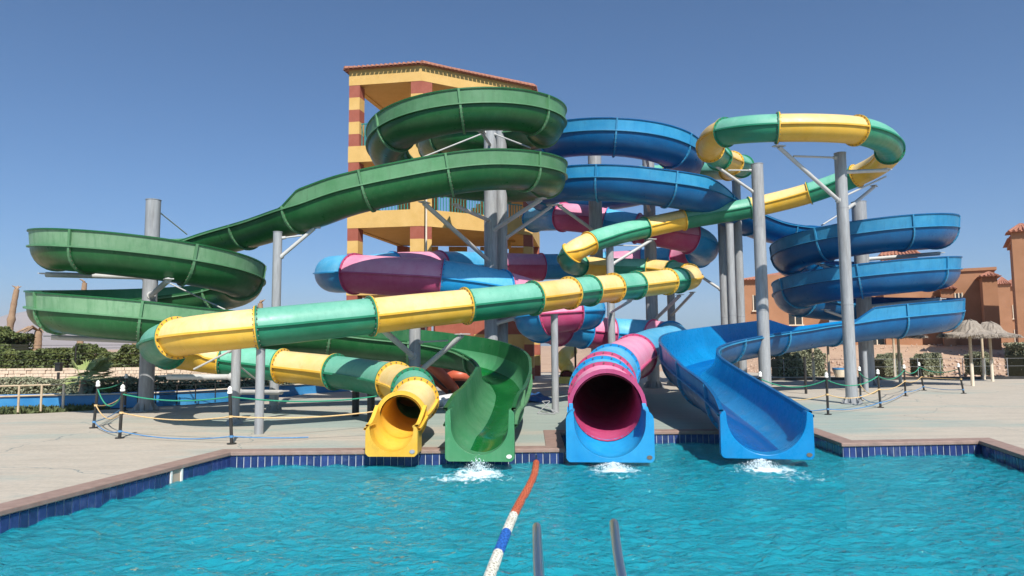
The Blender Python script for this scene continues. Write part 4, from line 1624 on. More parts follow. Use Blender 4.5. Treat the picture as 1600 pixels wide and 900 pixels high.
while s < lpath.L:
    c, t, sd, up = lpath.frame(s)
    mk = 'float_red' if c.y > y_rw else 'float_white' if c.y > y_wb else 'float_blue' if c.y > y_bw else 'float_white'
    o = link('float', fl_me[mk], lane)
    o.parent = lane
    o.matrix_parent_inverse = lane.matrix_world.inverted()
    mm = Matrix((t, sd, up)).transposed().to_4x4() @ Matrix.Rotation(random.uniform(0, 1), 4, 'X') @ Matrix.Rotation(random.uniform(-0.12, 0.12), 4, 'Z')
    mm.translation = c
    o.matrix_world = mm
    s += 0.062
hk = G(838, 722, WATER_Z)
MB().tube([(hk.x, 11.84, -0.1), (hk.x, 11.75, -0.12), (hk.x, hk.y, WATER_Z + 0.04)], 0.012, 8).build('hook', M['chrome'], lane)

# drains on the slide lips
for (rt, px, py, d_, mk) in ((yel, 647, 706, 11.3, 'steel'), (green, 790, 691, 11.33, 'white_plastic'), (pink, 1013, 717, 11.3, 'bolt'), (blue, 1256, 713, 11.32, 'bolt')):
    pathd, hf, bt, dp = {yel.name: (ysc, 0.435, 0.44, 0.04), pink.name: (psc, 0.72, 0.655, 0.04), green.name: (gpath, 0.565, 0.575, 0.05), blue.name: (bpath, 0.735, 0.70, 0.06)}[rt.name]
    e_, t_, sd_, up_ = pathd.frame(pathd.L)
    t_ = Vector((t_.x, t_.y, 0)).normalized()
    sd_ = t_.cross(Vector((0, 0, 1))).normalized()
    c = e_ + t_ * dp - sd_ * (hf - 0.085) + Vector((0, 0, -bt + 0.085))
    vs = [c + t_ * q + sd_ * (math.cos(2 * PI * k / 20) * 0.045) + Vector((0, 0, math.sin(2 * PI * k / 20) * 0.032)) for q in (-0.02, 0.012) for k in range(20)]
    MB().add(vs, [(k, (k + 1) % 20, 20 + (k + 1) % 20, 20 + k) for k in range(20)] + [tuple(range(20, 40))]).build('lip_disc', M[mk], rt)

# splashes at the mouths
for (fx, fy, sp, h, nn, lb) in ((-0.56, 11.28, 0.30, 0.24, 1300, 'white splash where the green slide pours into the pool'), (1.62, 11.28, 0.42, 0.10, 1200, 'white splash under the pink tube mouth'),
                                (4.02, 11.28, 0.45, 0.13, 1300, 'white splash under the blue slide mouth')):
    vs, fs = [], []
    base = np.array([(1, 0, 0), (-1, 0, 0), (0, 1, 0), (0, -1, 0), (0, 0, 1), (0, 0, -1)])
    oc = np.array([(0, 2, 4), (2, 1, 4), (1, 3, 4), (3, 0, 4), (2, 0, 5), (1, 2, 5), (3, 1, 5), (0, 3, 5)])
    V_, F_ = [], []
    for k in range(nn):
        a, rr = rng.uniform(0, 6.28), abs(rng.normal(0, 0.5))
        sz = rng.uniform(0.002, 0.009) * (1.4 - min(rr, 1.2) * 0.8)
        hh = h * math.exp(-rr * rr * 1.6) * rng.uniform(0, 1) ** 1.6 + 0.003
        c = np.array([fx + math.cos(a) * rr * sp, fy + math.sin(a) * rr * sp * 0.8, WATER_Z + hh])
        V_.append(base * sz * rng.uniform(0.6, 1.4, 3) + c)
        F_.append(oc + 6 * k)
    o = np_mesh('splash', np.concatenate(V_), np.concatenate(F_), M['foam'], smooth=True)
    tag(o, lb, 'splash', kind='stuff')

# ================================================================== PLANTS


def leaf_mesh(name, C, size, mats, parent=None, mi=None, elong=1.6, up=0.0):
    """one small bent leaf (two triangles) per centre"""
    n = len(C)
    d1 = rng.normal(size=(n, 3))
    d1[:, 2] += up
    d1 /= np.linalg.norm(d1, axis=1)[:, None]
    d2 = rng.normal(size=(n, 3))
    d2 -= d1 * (d1 * d2).sum(1)[:, None]
    d2 /= np.linalg.norm(d2, axis=1)[:, None]
    sz = size * rng.uniform(0.6, 1.4, n)[:, None]
    a = C - d1 * sz * elong * 0.5
    b = C + d2 * sz * 0.5
    c = C + d1 * sz * elong * 0.5
    e = C - d2 * sz * 0.5
    V = np.stack([a, b, c, e], 1).reshape(-1, 3)
    Fc = np.arange(4 * n).reshape(-1, 4)
    return np_mesh(name, V, Fc, mats, parent, mi)


def hedge(name, label, cat, line, width, z0, z1, n, size, mat, lumps=0.25, group=None):
    """clipped or rough hedge along a polyline"""
    line = [np.array(p, float) for p in line]
    seg = [np.linalg.norm(b - a) for a, b in zip(line[:-1], line[1:])]
    L = sum(seg)
    root = thing(name, label, cat, (line[0][0], line[0][1], z0), group)
    C = []
    u = rng.uniform(0, L, n)
    acc = np.concatenate([[0], np.cumsum(seg)])
    k = np.clip(np.searchsorted(acc, u, side='right') - 1, 0, len(seg) - 1)
    A = np.array(line)[k]
    B = np.array(line)[k + 1]
    t = ((u - acc[k]) / np.array(seg)[k])[:, None]
    P = A + (B - A) * t
    D = (B - A) / np.linalg.norm(B - A, axis=1)[:, None]
    N = np.stack([D[:, 1], -D[:, 0]], 1)
    h = np.array([z1 - z0 + lumps * (mnoise.noise(Vector((uu * 1.1, z1, 3.0))) + 0.5 * mnoise.noise(Vector((uu * 3.7, z1, 9.0)))) for uu in u])
    ww = np.array([1 + 0.25 * mnoise.noise(Vector((uu * 1.4, 5.0, z1))) for uu in u])
    w = rng.uniform(-1, 1, n)
    z = rng.uniform(0, 1, n) ** 0.7
    # push most leaves to the shell
    sh = rng.uniform(size=n)
    top = sh < 0.4
    z = np.where(top, 1 - abs(rng.normal(0, 0.05, n)), z)
    w = np.where(~top & (sh < 0.85), np.sign(w) * (1 - abs(rng.normal(0, 0.12, n))), w)
    C = np.stack([P[:, 0] + N[:, 0] * w * width / 2 * ww, P[:, 1] + N[:, 1] * w * width / 2 * ww, z0 + z * h], 1)
    leaf_mesh('foliage', C, size, mat, root)
    mb = MB()
    for a, b in zip(line[:-1], line[1:]):
        mb.bar((a[0], a[1], z0 + (z1 - z0) * 0.36), (b[0], b[1], z0 + (z1 - z0) * 0.36), width * 0.6, (z1 - z0) * 0.7)
        break
    if len(line) > 2:
        for a, b in zip(line[1:-1], line[2:]):
            mb.bar((a[0], a[1], z0 + (z1 - z0) * 0.36), (b[0], b[1], z0 + (z1 - z0) * 0.36), width * 0.58, (z1 - z0) * 0.69)
    o = mb.build('branches', M['leaf_core'], root)
    return root


def xy(px, py, d):
    p = U(px, py, d)
    return (p.x, p.y)


hedge('clipped_hedge', 'low clipped grey green hedge in front of the stone wall', 'hedge', [xy(-60, 600, 24.0), xy(240, 600, 24.6), xy(560, 600, 28.5)], 1.1, 0.0, 0.72, 26000, 0.055, M['hedge_grey'], 0.12)
hedge('tall_hedge', 'tall dark green hedge on top of the stone wall', 'hedge', [xy(-80, 550, 31.0), xy(120, 550, 31.3), xy(420, 550, 33.5)], 1.6, 0.75, 1.75, 34000, 0.085, M['hedge'], 0.6)
hedge('dark_tree_clump', 'rounded dark shrub tree rising behind the tall hedge', 'tree', [xy(-40, 545, 33.5), xy(28, 545, 33.6)], 2.4, 1.0, 2.45, 9000, 0.10, M['hedge'], 0.6)

# stone retaining wall
swl = [Vector(xy(-90, 580, 28.2)), Vector(xy(150, 580, 28.4)), Vector(xy(560, 580, 31.0))]
wall = thing('stone_wall', 'pale limestone retaining wall below the tall hedge', 'wall', (swl[0].x, swl[0].y, 0))
mb = MB()
st_ = MB()
for a, b in zip(swl[:-1], swl[1:]):
    mb.bar((a.x, a.y, 0.45), (b.x, b.y, 0.45), 0.5, 1.05)
    L = (b - a).length
    dr = (b - a) / L
    nr = Vector((dr.y, -dr.x))
    z = 0.0
    while z < 0.95:
        hh = random.uniform(0.08, 0.15)
        k = random.uniform(-0.2, 0)
        while k < L:
            w = random.uniform(0.09, 0.3)
            c = a + dr * (k + w / 2) + nr * 0.27
            j = random.uniform(0, 0.05)
            c = c + nr * j
            st_.box((c.x, c.y, z + hh / 2), (w - 0.015, 0.06, hh - 0.014), math.atan2(dr.y, dr.x) + random.uniform(-0.05, 0.05))
            k += w
        z += hh
mb.build('wall_core', M['grout'], wall)
tag(st_.build('stones', M['stone'], wall, fix=False), kind='stuff')
# wire fence in front of the tall hedge
fen = thing('wire_fence', 'dark wire fence along the foot of the tall hedge', 'fence', (*xy(-40, 560, 29.6), 0.9))
for px in (-10, 118, 246, 380):
    p = xy(px, 560, 29.7 + (px / 400) * 1.5)
    MB().tube([(p[0], p[1], 0.8), (p[0], p[1], 1.95)], 0.03, 8).build('post', M['black_paint'], fen)
for z in (1.05, 1.3, 1.55, 1.8, 1.93):
    a, b = xy(-60, 560, 29.6), xy(380, 560, 31.1)
    MB().tube([(a[0], a[1], z), (b[0], b[1], z)], 0.008, 5).build('wire', M['black_paint'], fen)

# dead palm trunks
for i, (px, py0, py1, r, lean, lb) in enumerate(((10, 452, 552, 0.19, 0.35, 'tall bare palm trunk with a swollen ring behind the hedge'), (57, 517, 550, 0.26, 0.05, 'short palm trunk with dry drooping fronds'),
                                                  (124, 442, 552, 0.18, 0.1, 'bare palm trunk rising behind the green coil'), (212, 528, 552, 0.28, 0.0, 'stubby palm trunk beside the coil column'), (405, 474, 552, 0.2, 0, 'palm trunk hidden behind the sloping green chute'))):
    d_ = 35.0
    b = U(px, py1, d_)
    t = U(px, py0, d_)
    root = thing('palm_trunk', lb, 'palm', (b.x, b.y, 0.2), 'dead palms behind the hedge')
    pts, rad = [], []
    for k in range(25):
        u = k / 24
        z = 0.2 + (t.z - 0.2) * u
        w = 1.0 - 0.35 * u + 0.04 * math.sin(k * 2.6) + (0.3 if abs(u - 0.66) < 0.03 and i == 0 else 0)
        pts.append((b.x + lean * u * u, b.y, z))
        rad.append(r * w)
    MB().tube(pts, rad, 14).build('trunk', M['bark'], root)
    # broken frond stubs round the top
    for k in range(5 if i != 1 else 16):
        a = rng.uniform(0, 6.28)
        l = rng.uniform(0.12, 0.3) if i != 1 else rng.uniform(0.6, 1.3)
        top = Vector(pts[-1])
        dr_ = -0.1 if i != 1 else -0.5
        MB().tube([top, top + Vector((math.cos(a) * l * 0.4, math.sin(a) * l * 0.4, l * (0.5 if i != 1 else 0.2))), top + Vector((math.cos(a) * l * 0.9, math.sin(a) * l * 0.9, l * (0.7 if i != 1 else -0.1)))],
                  [0.06, 0.04, 0.015], 6).build('frond_stub', M['bark'], root)

# fan palm by the channel
p = U(126, 620, 22.7)
p.z = 0
fp = thing('fan_palm', 'young fan palm with spread pleated leaves beside the blue channel', 'palm', (p.x, p.y, 0))
MB().tube([(p.x, p.y, 0), (p.x + 0.05, p.y, 0.3), (p.x + 0.05, p.y, 0.75)], [0.15, 0.14, 0.1], 12).build('trunk', M['bark'], fp)
hub = Vector((p.x + 0.05, p.y, 0.72))
for k in range(22):
    az = rng.uniform(0, 2 * PI)
    el = rng.uniform(-0.5, 1.3)
    dirv = Vector((math.cos(az) * math.cos(el), math.sin(az) * math.cos(el), math.sin(el)))
    l = rng.uniform(0.35, 0.75)
    base = hub + dirv * l
    root2 = MB()
    root2.tube([hub, base], 0.012, 5)
    sd_ = dirv.cross(Vector((0, 0, 1)))
    sd_.normalize()
    un = sd_.cross(dirv).normalized()
    R2 = rng.uniform(0.45, 0.7)
    nseg = 15
    for j in range(nseg):
        a = (j / (nseg - 1) - 0.5) * 2.6
        dv = dirv * math.cos(a) + sd_ * math.sin(a)
        tip = base + dv * R2 * rng.uniform(0.85, 1.05) - Vector((0, 0, 0.10 * R2 * rng.uniform(0.3, 1.6)))
        wv = (dirv * -math.sin(a) + sd_ * math.cos(a)) * 0.035
        mid = base + dv * R2 * 0.55
        root2.add([base, mid + wv + un * 0.008, tip, mid - wv - un * 0.008], [(0, 1, 2, 3)])
    root2.build('leaf', M['fan_leaf'], fp, fix=False)
# skirt of scrubby growth round the palm
hedge('scrub', 'dark scrubby bush round the foot of the fan palm', 'bush', [(p.x - 0.5, p.y + 0.25), (p.x + 0.35, p.y + 0.3)], 0.8, 0.0, 0.55, 2600, 0.06, M['hedge_grey'], 0.2)

# lantern post
q = U(91, 590, 24.0)
lan = thing('lantern_post', 'small black lantern on a post in front of the stone wall', 'lamp', (q.x, q.y, 0))
MB().tube([(q.x, q.y, 0), (q.x, q.y, 0.95)], 0.045, 10).build('post', M['black_paint'], lan)
MB().box((q.x, q.y, 1.12), (0.17, 0.17, 0.26)).build('lamp_housing', M['black_paint'], lan)
MB().box((q.x, q.y, 1.27), (0.23, 0.23, 0.04)).build('lamp_cap', M['black_paint'], lan)

# timber rail at the deck edge
rl = thing('timber_railing', 'pale timber railing at the deck edge by the blue channel', 'railing', (-13, 19.6, 0))
ra, rb = G(98, 641), G(-40, 647)
for u in (0.0, 0.26, 0.52, 0.78, 1.0):
    c = ra.lerp(rb, u)
    MB().tube([(c.x, c.y, 0), (c.x, c.y, 0.76)], 0.03 if u else 0.036, 8).build('post', M['wood' if u else 'plaster_white'], rl)
for z in (0.74, 0.45):
    MB().tube([(ra.x, ra.y, z), (rb.x, rb.y, z)], 0.024, 8).build('rail', M['wood'], rl)
# strip of grass
mbx = leaf_mesh('grass_strip', np.stack([rng.uniform(-19, -12.2, 5000), rng.uniform(19.6, 20.9, 5000), rng.uniform(-0.1, 0.07, 5000)], 1), 0.05, M['grass'], elong=3, up=2.0)
tag(mbx, 'thin green grass between the deck and the blue channel', 'grass', kind='stuff')

# blue ride channel
cl = [xy(-120, 620, 21.0), xy(0, 620, 21.4), xy(240, 620, 22.6), xy(380, 610, 25.2), xy(480, 605, 27.5), xy(585, 600, 29.5)]
ch = thing('ride_channel', 'blue lined ride channel curving past the low hedge', 'channel', (cl[1][0], cl[1][1], 0))
cpath = Path([(x, y, 0.0) for x, y in cl])
cpr = [(1.0, 0.36), (1.06, 0.36), (1.06, -0.06), (-1.06, -0.06), (-1.06, 0.30), (-1.0, 0.30), (-1.0, 0.06), (1.0, 0.06)]
ss = stations(0, cpath.L, 0.5)
mb = MB()
sweep(mb, cpath, ss, lambda s: cpr, smooth=False)
mb.build('trough', M['canal_blue'], ch)
mb = MB()
sweep(mb, cpath, ss, lambda s: [(1.0 - 0.03, 0.39), (1.12, 0.39), (1.12, 0.362), (0.97, 0.362)], smooth=False)
mb.build('kerb', M['plaster_white'], ch)
cf = thing('low_fence', 'thin black fence in front of the blue channel', 'fence', (-11, 21, 0))
tops = []
for px in (215, 243, 276, 305, 336, 372, 410):
    b = U(px, 628, 21.0 + (px - 215) * 0.012)
    MB().tube([(b.x, b.y, 0), (b.x, b.y, 0.62)], 0.018, 8).build('post', M['black_paint'], cf)
    tops.append((b.x, b.y, 0.6))
for dz in (0, -0.28):
    MB().tube([(x, y, z + dz) for x, y, z in tops], 0.01, 6).build('wire', M['black_paint'], cf)

# ================================================================== CLUTTER UNDER THE SLIDES
for (px, py, d_, a, tl, lb) in ((684, 600, 22.0, 0.5, 0.75, 'red inflatable raft leaning under the green chute'), (719, 598, 22.6, 1.6, 0.3, 'second red raft lying behind the leaning one')):
    c = U(px, py, d_)
    root = thing('inflatable_raft', lb, 'raft', (c.x, c.y, 0), 'red rafts under the slide')
    pts = []
    for k in range(29):
        t = 2 * PI * k / 28
        pts.append(Vector((math.cos(t) * 0.75, math.sin(t) * 0.42, 0)))
    rm = Matrix.Rotation(a, 4, 'Z') @ Matrix.Rotation(tl, 4, 'Y')
    MB().tube([rm @ q + Vector((c.x, c.y, 0.82 if tl > 0.5 else 0.62)) for q in pts], 0.17, 12, cap=False).build('rim_tube', M['red_vinyl'], root)
    MB().add([rm @ Vector((x * 0.7, y * 0.36, -0.08)) + Vector((c.x, c.y, 0.82 if tl > 0.5 else 0.62)) for x, y in ((-1, -1), (1, -1), (1, 1), (-1, 1))], [(0, 1, 2, 3)]).build('raft_floor', M['black_paint'], root)
    for sg in (-1, 1):
        MB().box((c.x + 0.4 * sg, c.y, 0.2), (0.08, 0.5, 0.4)).build('trestle', M['black_paint'], root)
for (px, py, d_, rz, z, lb) in ((690, 622, 19.4, 0.5, 0.17, 'rolled white foam mat beside the green mouth'), (716, 632, 19.0, 0.2, 0.15, 'flat white foam mat on the deck beside the green mouth')):
    c = U(px, py, d_)
    pts = [Vector((c.x - 0.42 * math.cos(rz), c.y - 0.42 * math.sin(rz), z)), Vector((c.x + 0.42 * math.cos(rz), c.y + 0.42 * math.sin(rz), z + 0.1))]
    mb = MB().tube([pts[0], pts[0].lerp(pts[1], 0.03), pts[0].lerp(pts[1], 0.97), pts[1]], [0.1, z, z, 0.1], 16)
    tag(mb.build('foam_mat', M['grey_vinyl']), lb, 'mat', 'white foam mats')
# blue tarpaulin heap
tx, ty = np.meshgrid(np.linspace(-1, 1, 26), np.linspace(-1, 1, 18))
tz = np.array([[max(0, 0.22 * (1 - (x * x + y * y) * 0.8) + 0.12 * mnoise.noise(Vector((x * 3, y * 4, 1.7)))) for x, y in zip(r1, r2)] for r1, r2 in zip(tx, ty)])
c = G(832, 626)
V = np.stack([c.x + tx * 0.62, c.y + ty * 0.8, tz + 0.006], -1).reshape(-1, 3)
ii = np.arange(17)[:, None] * 26 + np.arange(25)[None, :]
tag(np_mesh('tarpaulin', V, np.stack([ii, ii + 1, ii + 27, ii + 26], -1).reshape(-1, 4), M['tarp_blue'], smooth=True), 'crumpled dark blue tarpaulin on the deck beside the thin post', 'tarpaulin')
c = G(855, 647)
stl = thing('folding_stand', 'small folded metal stand lying by the thin post', 'stand', (c.x, c.y, 0))
for (a, b) in (((-0.25, 0, 0.02), (0.12, 0.5, 0.3)), ((0.2, -0.1, 0.02), (-0.1, 0.55, 0.28)), ((-0.25, 0, 0.02), (0.2, -0.1, 0.02)), ((0.12, 0.5, 0.3), (-0.1, 0.55, 0.28)), ((-0.02, 0.2, 0.16), (0.3, 0.1, 0.02))):
    MB().tube([(c.x + a[0], c.y + a[1], a[2]), (c.x + b[0], c.y + b[1], b[2])], 0.014, 8).build('bar', M['steel'], stl)
# small yellow children's slide far behind
c = U(886, 600, 33.0)
ks = thing('toddler_slide', 'small pale yellow spiral tube slide beyond the tower', 'slide', (c.x, c.y, 0))
kp = Path([U(892, 548, 34.5), U(882, 556, 33.6), U(880, 566, 33.0), U(887, 576, 33.0), U(886, 588, 32.4)])
mb = MB()
pr = [(math.cos(2 * PI * k / 20) * 0.34, math.sin(2 * PI * k / 20) * 0.34) for k in range(20)]
sweep(mb, kp, stations(0, kp.L, 0.15), lambda s: pr)
mb.build('tube', M['yellow_toy'], ks)
cc, t, sd, up = kp.frame(kp.L)
MB().tube([cc - t * 0.02, cc + t * 0.01], 0.27, 20).build('mouth_shade', M['inner_dark'], ks)  # solid dark disc, the shade inside the tube painted as colour
MB().box((c.x, c.y - 0.5, 0.15), (0.9, 0.8, 0.3)).build('run_out', M['yellow_toy'], ks)
for dx in (-0.5, 0.5):
    MB().tube([(c.x + dx, c.y + 0.9, 0), (c.x + dx, c.y + 0.9, 2.2)], 0.05, 8).build('post', M['black_paint'], ks)

# ================================================================== DESERT SIDE
# far kerb and wire rail
kb = thing('deck_kerb', 'dark kerb along the far edge of the deck', 'kerb', (*xy(1400, 590, 33.5), 0))
a, b = xy(1180, 590, 33.6), xy(1760, 590, 33.2)
MB().bar((a[0], a[1], 0.06), (b[0], b[1], 0.06), 0.2, 0.14).build('kerb', M['black_paint'], kb)
wf = thing('wire_rail', 'thin grey wire rail along the far kerb', 'railing', (*xy(1400, 585, 34.0), 0))
px = 1190
while px < 1700:
    q = xy(px, 585, 34.2)
    MB().tube([(q[0], q[1], 0), (q[0], q[1], 1.0)], 0.016, 8).build('post', M['steel'], wf)
    px += 35
for z in (0.98, 0.6):
    a, b = xy(1185, 585, 34.2), xy(1760, 585, 34.2)
    MB().tube([(a[0], a[1], z), (b[0], b[1], z)], 0.006, 6).build('wire', M['steel'], wf)
# shrubs
for (p0, p1, d_, h, w, lb) in ((1203, 1292, 37.6, 1.35, 1.2, 'broad grey green shrub hedge behind the blue run'), (1366, 1408, 37.6, 0.95, 1.0, 'low grey green shrub behind the coil column'), (1426, 1470, 37.6, 0.95, 1.0, 'spreading shrub below the rubble bank'),
                              (1514, 1546, 37.6, 1.1, 1.1, 'round shrub behind the parasol poles'), (1580, 1650, 35.5, 1.55, 1.7, 'big bushy shrub next to the far parasol')):
    hedge('shrub', lb, 'shrub', [xy(p0 + 8, 590, d_), xy(p1 - 8, 590, d_ + 0.2)], w, 0.0, h, 9000, 0.075, M['hedge_grey'], 0.75, 'shrubs along the far kerb')
# rubble on the bank
ico = None
bm = bmesh.new()
bmesh.ops.create_icosphere(bm, subdivisions=1, radius=1)
iv = np.array([v.co[:] for v in bm.verts])
ifc = np.array([[v.index for v in f.verts] for f in bm.faces])
bm.free()
V_, F_ = [], []
nr_ = 2600
for k in range(nr_):
    x, y = rng.uniform(15, 62), rng.uniform(36.5, 48) if k < 2000 else rng.uniform(50, 60)
    zz = -0.12 + float(smooth01(14, 20, np.array(x))) * (float(smooth01(36, 52, np.array(y))) * 1.0 + float(smooth01(50, 60, np.array(y))) * 0.75)
    s_ = rng.uniform(0.03, 0.13) * (1 if k < 2000 else 0.8)
    V_.append(iv * s_ * rng.uniform(0.6, 1.2, 3) * (1 + rng.normal(0, 0.12, (len(iv), 1))) + np.array([x, y, zz + s_ * 0.3]))
    F_.append(ifc + k * len(iv))
tag(np_mesh('rubble', np.concatenate(V_), np.concatenate(F_), M['rubble']), 'loose pale stones covering the sandy bank', 'rubble', kind='stuff')
# straw parasols


def parasol(px, py, d_, rad, label):
    b = G(px, py) if d_ is None else U(px, py, d_)
    x, y = b.x, b.y
    root = thing('straw_parasol', label, 'parasol', (x, y, 0), 'straw parasols at the deck edge')
    MB().tube([(x, y, 0), (x, y, 2.5)], 0.06, 10).build('pole', M['wood'], root)
    MB().tube([(x, y, 0), (x, y, 0.95)], 0.068, 10).build('pole_sleeve', M['plaster_white'], root)
    mb = MB()
    prof = [(rad, 2.0), (rad * 1.0, 2.08), (rad * 0.75, 2.14), (rad * 0.56, 2.2), (rad * 0.46, 2.3), (rad * 0.36, 2.5), (rad * 0.24, 2.63), (0.06, 2.7)]
    nn = 40
    vs = []
    for j, (r, z) in enumerate(prof):
        for k in range(nn):
            a = 2 * PI * k / nn
            jj = 1 + 0.05 * rng.normal() * (1 if j < 3 else 0.5)
            vs.append((x + math.cos(a) * r * jj, y + math.sin(a) * r * jj, z + 0.025 * rng.normal()))
    fs = [(j * nn + k, j * nn + (k + 1) % nn, (j + 1) * nn + (k + 1) % nn, (j + 1) * nn + k) for j in range(len(prof) - 1) for k in range(nn)]
    fs.append(tuple(range(nn)))
    mb.add(vs, fs, 0, False)
    can = mb.build('thatch', M['straw'], root)
    # ragged straw ends
    st2 = MB()
    for k in range(260):
        a = rng.uniform(0, 2 * PI)
        r0 = rad * rng.uniform(0.85, 1.0)
        p0 = Vector((x + math.cos(a) * r0, y + math.sin(a) * r0, 2.1 + rng.uniform(-0.03, 0.05)))
        p1 = Vector((x + math.cos(a) * (r0 + 0.22), y + math.sin(a) * (r0 + 0.22), 2.0 + rng.uniform(-0.12, 0.02)))
        e = Vector((-math.sin(a), math.cos(a), 0)) * 0.012
        st2.add([p0 - e, p0 + e, p1], [(0, 1, 2)])
    tag(st2.build('straw_fringe', M['straw'], can, fix=False), kind='stuff')


parasol(1520, 603, None, 1.12, 'straw parasol with a tall domed peak on a timber pole')
parasol(1551, 596, None, 1.2, 'straw parasol with a flatter brim behind the domed one')
parasol(1407, 598, None, 1.1, 'straw parasol half hidden behind the lowest blue turn')
for (px, py, lb) in ((1538, 593, 'spare timber pole between the two straw parasols'), (1399, 590, 'timber pole standing behind the blue coil'), (1272, 598, 'timber pole beside the broad shrub'), (1296, 596, 'second timber pole nearer the plant pot')):
    b = G(px, py)
    root = thing('timber_pole', lb, 'pole', (b.x, b.y, 0), 'timber poles at the deck edge')
    MB().tube([(b.x, b.y, 0), (b.x, b.y, 2.25)], 0.055, 10).build('shaft', M['wood'], root)
    MB().tube([(b.x, b.y, 0), (b.x, b.y, 0.95)], 0.063, 10).build('sleeve', M['plaster_white'], root)
b = G(1312, 590)
pot = thing('plant_pot', 'cream plant pot with a blue band on the far deck', 'pot', (b.x, b.y, 0))
MB().tube([(b.x, b.y, 0), (b.x, b.y, 0.05), (b.x, b.y, 0.4), (b.x, b.y, 0.42)], [0.2, 0.22, 0.33, 0.33], 20).build('bowl', M['plaster_white'], pot)
MB().tube([(b.x, b.y, 0.425), (b.x, b.y, 0.5)], [0.345, 0.345], 20).build('rim', M['canal_blue'], pot)


def hip(mb, x0, x1, y0, y1, z, h, ov=0.4):
    x0 -= ov; x1 += ov; y0 -= ov; y1 += ov
    m_ = min(x1 - x0, y1 - y0) / 2
    if x1 - x0 > y1 - y0:
        r0, r1 = (x0 + m_, (y0 + y1) / 2), (x1 - m_, (y0 + y1) / 2)
    else:
        r0, r1 = ((x0 + x1) / 2, y0 + m_), ((x0 + x1) / 2, y1 - m_)
    vs = [(x0, y0, z), (x1, y0, z), (x1, y1, z), (x0, y1, z), (r0[0], r0[1], z + h), (r1[0], r1[1], z + h)]
    if x1 - x0 > y1 - y0:
        fs = [(0, 1, 5, 4), (1, 2, 5), (2, 3, 4, 5), (3, 0, 4), (3, 2, 1, 0)]
    else:
        fs = [(0, 1, 4), (1, 2, 5, 4), (2, 3, 5), (3, 0, 4, 5), (3, 2, 1, 0)]
    mb.add(vs, fs)
    # tile ribs on the two long slopes facing out
    for (a, b, c, d_) in ((vs[0], vs[1], vs[5], vs[4]),) if x1 - x0 > y1 - y0 else ((vs[0], vs[1], vs[4], vs[4]),):
        A, B = Vector(a), Vector(b)
        L = (B - A).length
        C, D = Vector(d_), Vector(c)
        k = 0.15
        while k < L:
            u = k / L
            p = A.lerp(B, u)
            q = C.lerp(D, u)
            mb.tube([p + Vector((0, -0.03, 0.03)), q + Vector((0, 0, 0.04))], 0.09, 6, smooth=False)
            k += 0.3
    return mb


def building(label, x0, x1, y0, y1, h, wins, roof=0.0, extra=(), rz=0.0):
    root = thing('resort_building', label, 'building', (x0, y0, 0.5))
    MB().box(((x0 + x1) / 2, (y0 + y1) / 2, h / 2), (x1 - x0, y1 - y0, h)).build('wall', M['clay_wall'], root)
    MB().box(((x0 + x1) / 2, (y0 + y1) / 2, h + 0.12), (x1 - x0 + 0.3, y1 - y0 + 0.3, 0.24)).build('cornice', M['clay_wall'], root)
    if roof:
        hip(MB(), x0, x1, y0, y1, h + 0.25, roof).build('roof', M['roof'], root)
    for (wx, wz, ww, wh) in wins:
        w = MB().box((wx, y0 - 0.02, wz), (ww, 0.06, wh)).build('window', M['window_dark'], root)
        for dx in (-ww / 2, 0, ww / 2):
            MB().box((wx + dx, y0 - 0.07, wz), (0.09, 0.06, wh + 0.1)).build('frame', M['plaster_white'], w)
        MB().box((wx, y0 - 0.1, wz - wh / 2 - 0.1), (ww + 0.3, 0.2, 0.12)).build('sill', M['plaster_white'], w)
    for (bx0, bx1, by0, by1, bh, rh, mk, nm) in extra:
        MB().box(((bx0 + bx1) / 2, (by0 + by1) / 2, bh / 2), (bx1 - bx0, by1 - by0, bh)).build(nm, M[mk], root)
        if rh:
            hip(MB(), bx0, bx1, by0, by1, bh + 0.02, rh, 0.3).build('wing_roof', M['roof'], root)
    root.rotation_euler = (0, 0, R_(rz))
    return root


def X_(px, d_):
    return U(px, 540, d_).x


def Zy(px, py, d_):
    return U(px, py, d_).z


x = X_(1160, 70)
building('terracotta block with a tiled roof seen between the grey columns', x, x + 8.2, 70, 80, Zy(1200, 442, 70), [(x + 5.1, 4.6, 1.3, 1.7), (x + 1.8, 6, 1.2, 1.5), (x + 1.8, 3, 1.2, 1.5)], 1.0,
         [(x + 2.6, x + 4.4, 68.6, 69.99, Zy(1200, 432, 69), 0, 'clay_wall', 'wing')], rz=-18)
x = X_(1332, 62)
hb = Zy(1500, 426, 62)
building('long terracotta block with a plain gable behind the blue coil', x, x + 9.6, 62, 70, hb - 1.0, [(x + 7.2, 5.0, 1.0, 1.6), (x + 4.6, 5.0, 1.2, 1.5), (x + 2.0, 5.0, 1.2, 1.5), (x + 4.6, 2.4, 1.2, 1.5), (x + 2.0, 2.4, 1.2, 1.5)], 0.9,
         [(x + 2.6, x + 5.4, 61.2, 61.99, Zy(1400, 404, 62), 0.8, 'clay_wall', 'roof_turret')], rz=-20)
x = X_(1494, 58)
building('plain gable house with a projecting dark sided wing behind the parasols', x, x + 3.0, 58, 62, Zy(1500, 425, 58), [(x + 0.4, 5.2, 0.5, 1.5)], 0.0,
         [(x + 1.9, x + 2.9, 55.4, 57.99, Zy(1500, 437, 57), 0.35, 'clay_wall', 'wing'), (x - 0.9, x - 0.005, 57.2, 58.8, Zy(1490, 452, 58), 0.3, 'clay_wall', 'porch')], rz=-30)
x = X_(1560, 95)
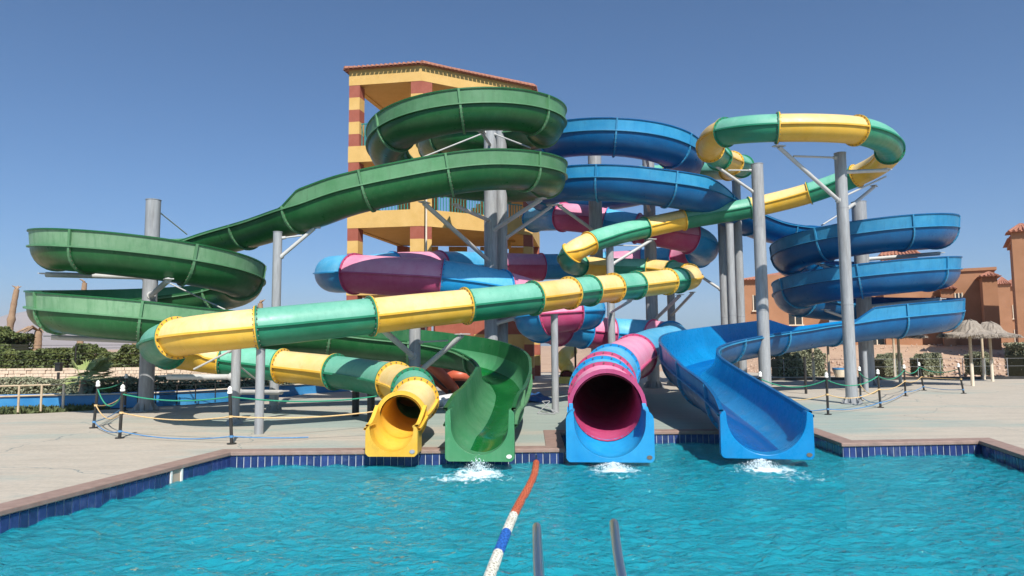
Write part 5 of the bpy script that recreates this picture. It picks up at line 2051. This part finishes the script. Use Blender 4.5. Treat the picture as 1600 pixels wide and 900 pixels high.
building('small terracotta house with a turret far between the larger blocks', x, x + 5.0, 95, 100, Zy(1570, 452, 95), [(x + 2.6, 6.0, 1.4, 1.8), (x + 2.6, 2.6, 1.4, 1.8)], 1.2,
         [(x, x + 1.6, 93.4, 94.99, Zy(1565, 444, 93), 1.0, 'clay_wall', 'turret')], rz=-30)
x = X_(1596, 47)
building('tall terracotta tower house with a pointed tile cap', x, x + 6, 47, 52, Zy(1600, 378, 47), [(x + 1.8, 6.2, 0.9, 1.5), (x + 1.8, 3.2, 0.9, 1.5)], 1.0,
         [(x - 0.2, x + 1.0, 45.9, 46.99, Zy(1590, 363, 46), 0.55, 'clay_wall', 'turret')], rz=-33)

# far hills over the hedge
hx = np.linspace(-4200, 600, 90)
V = []
for k, x in enumerate(hx):
    hgt = 40 + 150 * math.exp(-((x + 2500) / 900) ** 2) * (1 + 0.35 * mnoise.noise(Vector((x * 0.004, 0.3, 0)))) + 25 * mnoise.noise(Vector((x * 0.012, 4, 0)))
    hgt *= float(smooth01(300, -800, np.array(x)))
    for j in range(6):
        u = j / 5
        V.append((x, 3000 + 500 * u + 60 * mnoise.noise(Vector((x * 0.01, u * 3, 7))), -1 + hgt * (u ** 0.8)))
V = np.array(V)
ii = np.arange(len(hx) - 1)[:, None] * 6 + np.arange(5)[None, :]
tag(np_mesh('hills', V, np.stack([ii, ii + 6, ii + 7, ii + 1], -1).reshape(-1, 4), M['hill'], smooth=True), kind='structure')

# desert air
hz = MB().box((0, 2250, 140), (8700, 5000, 284)).build('haze', M['sand'])
mh = bpy.data.materials.new('desert haze')
mh.use_nodes = True
mh.node_tree.nodes.clear()
ho = mh.node_tree.nodes.new('ShaderNodeOutputMaterial')
pv = mh.node_tree.nodes.new('ShaderNodeVolumePrincipled')
pv.inputs['Color'].default_value = (0.85, 0.88, 0.95, 1)
pv.inputs['Density'].default_value = 0.0002
mh.node_tree.links.new(pv.outputs[0], ho.inputs['Volume'])
hz.data.materials.clear()
hz.data.materials.append(mh)
tag(hz, 'thin pale desert haze in the air', 'haze', kind='stuff')
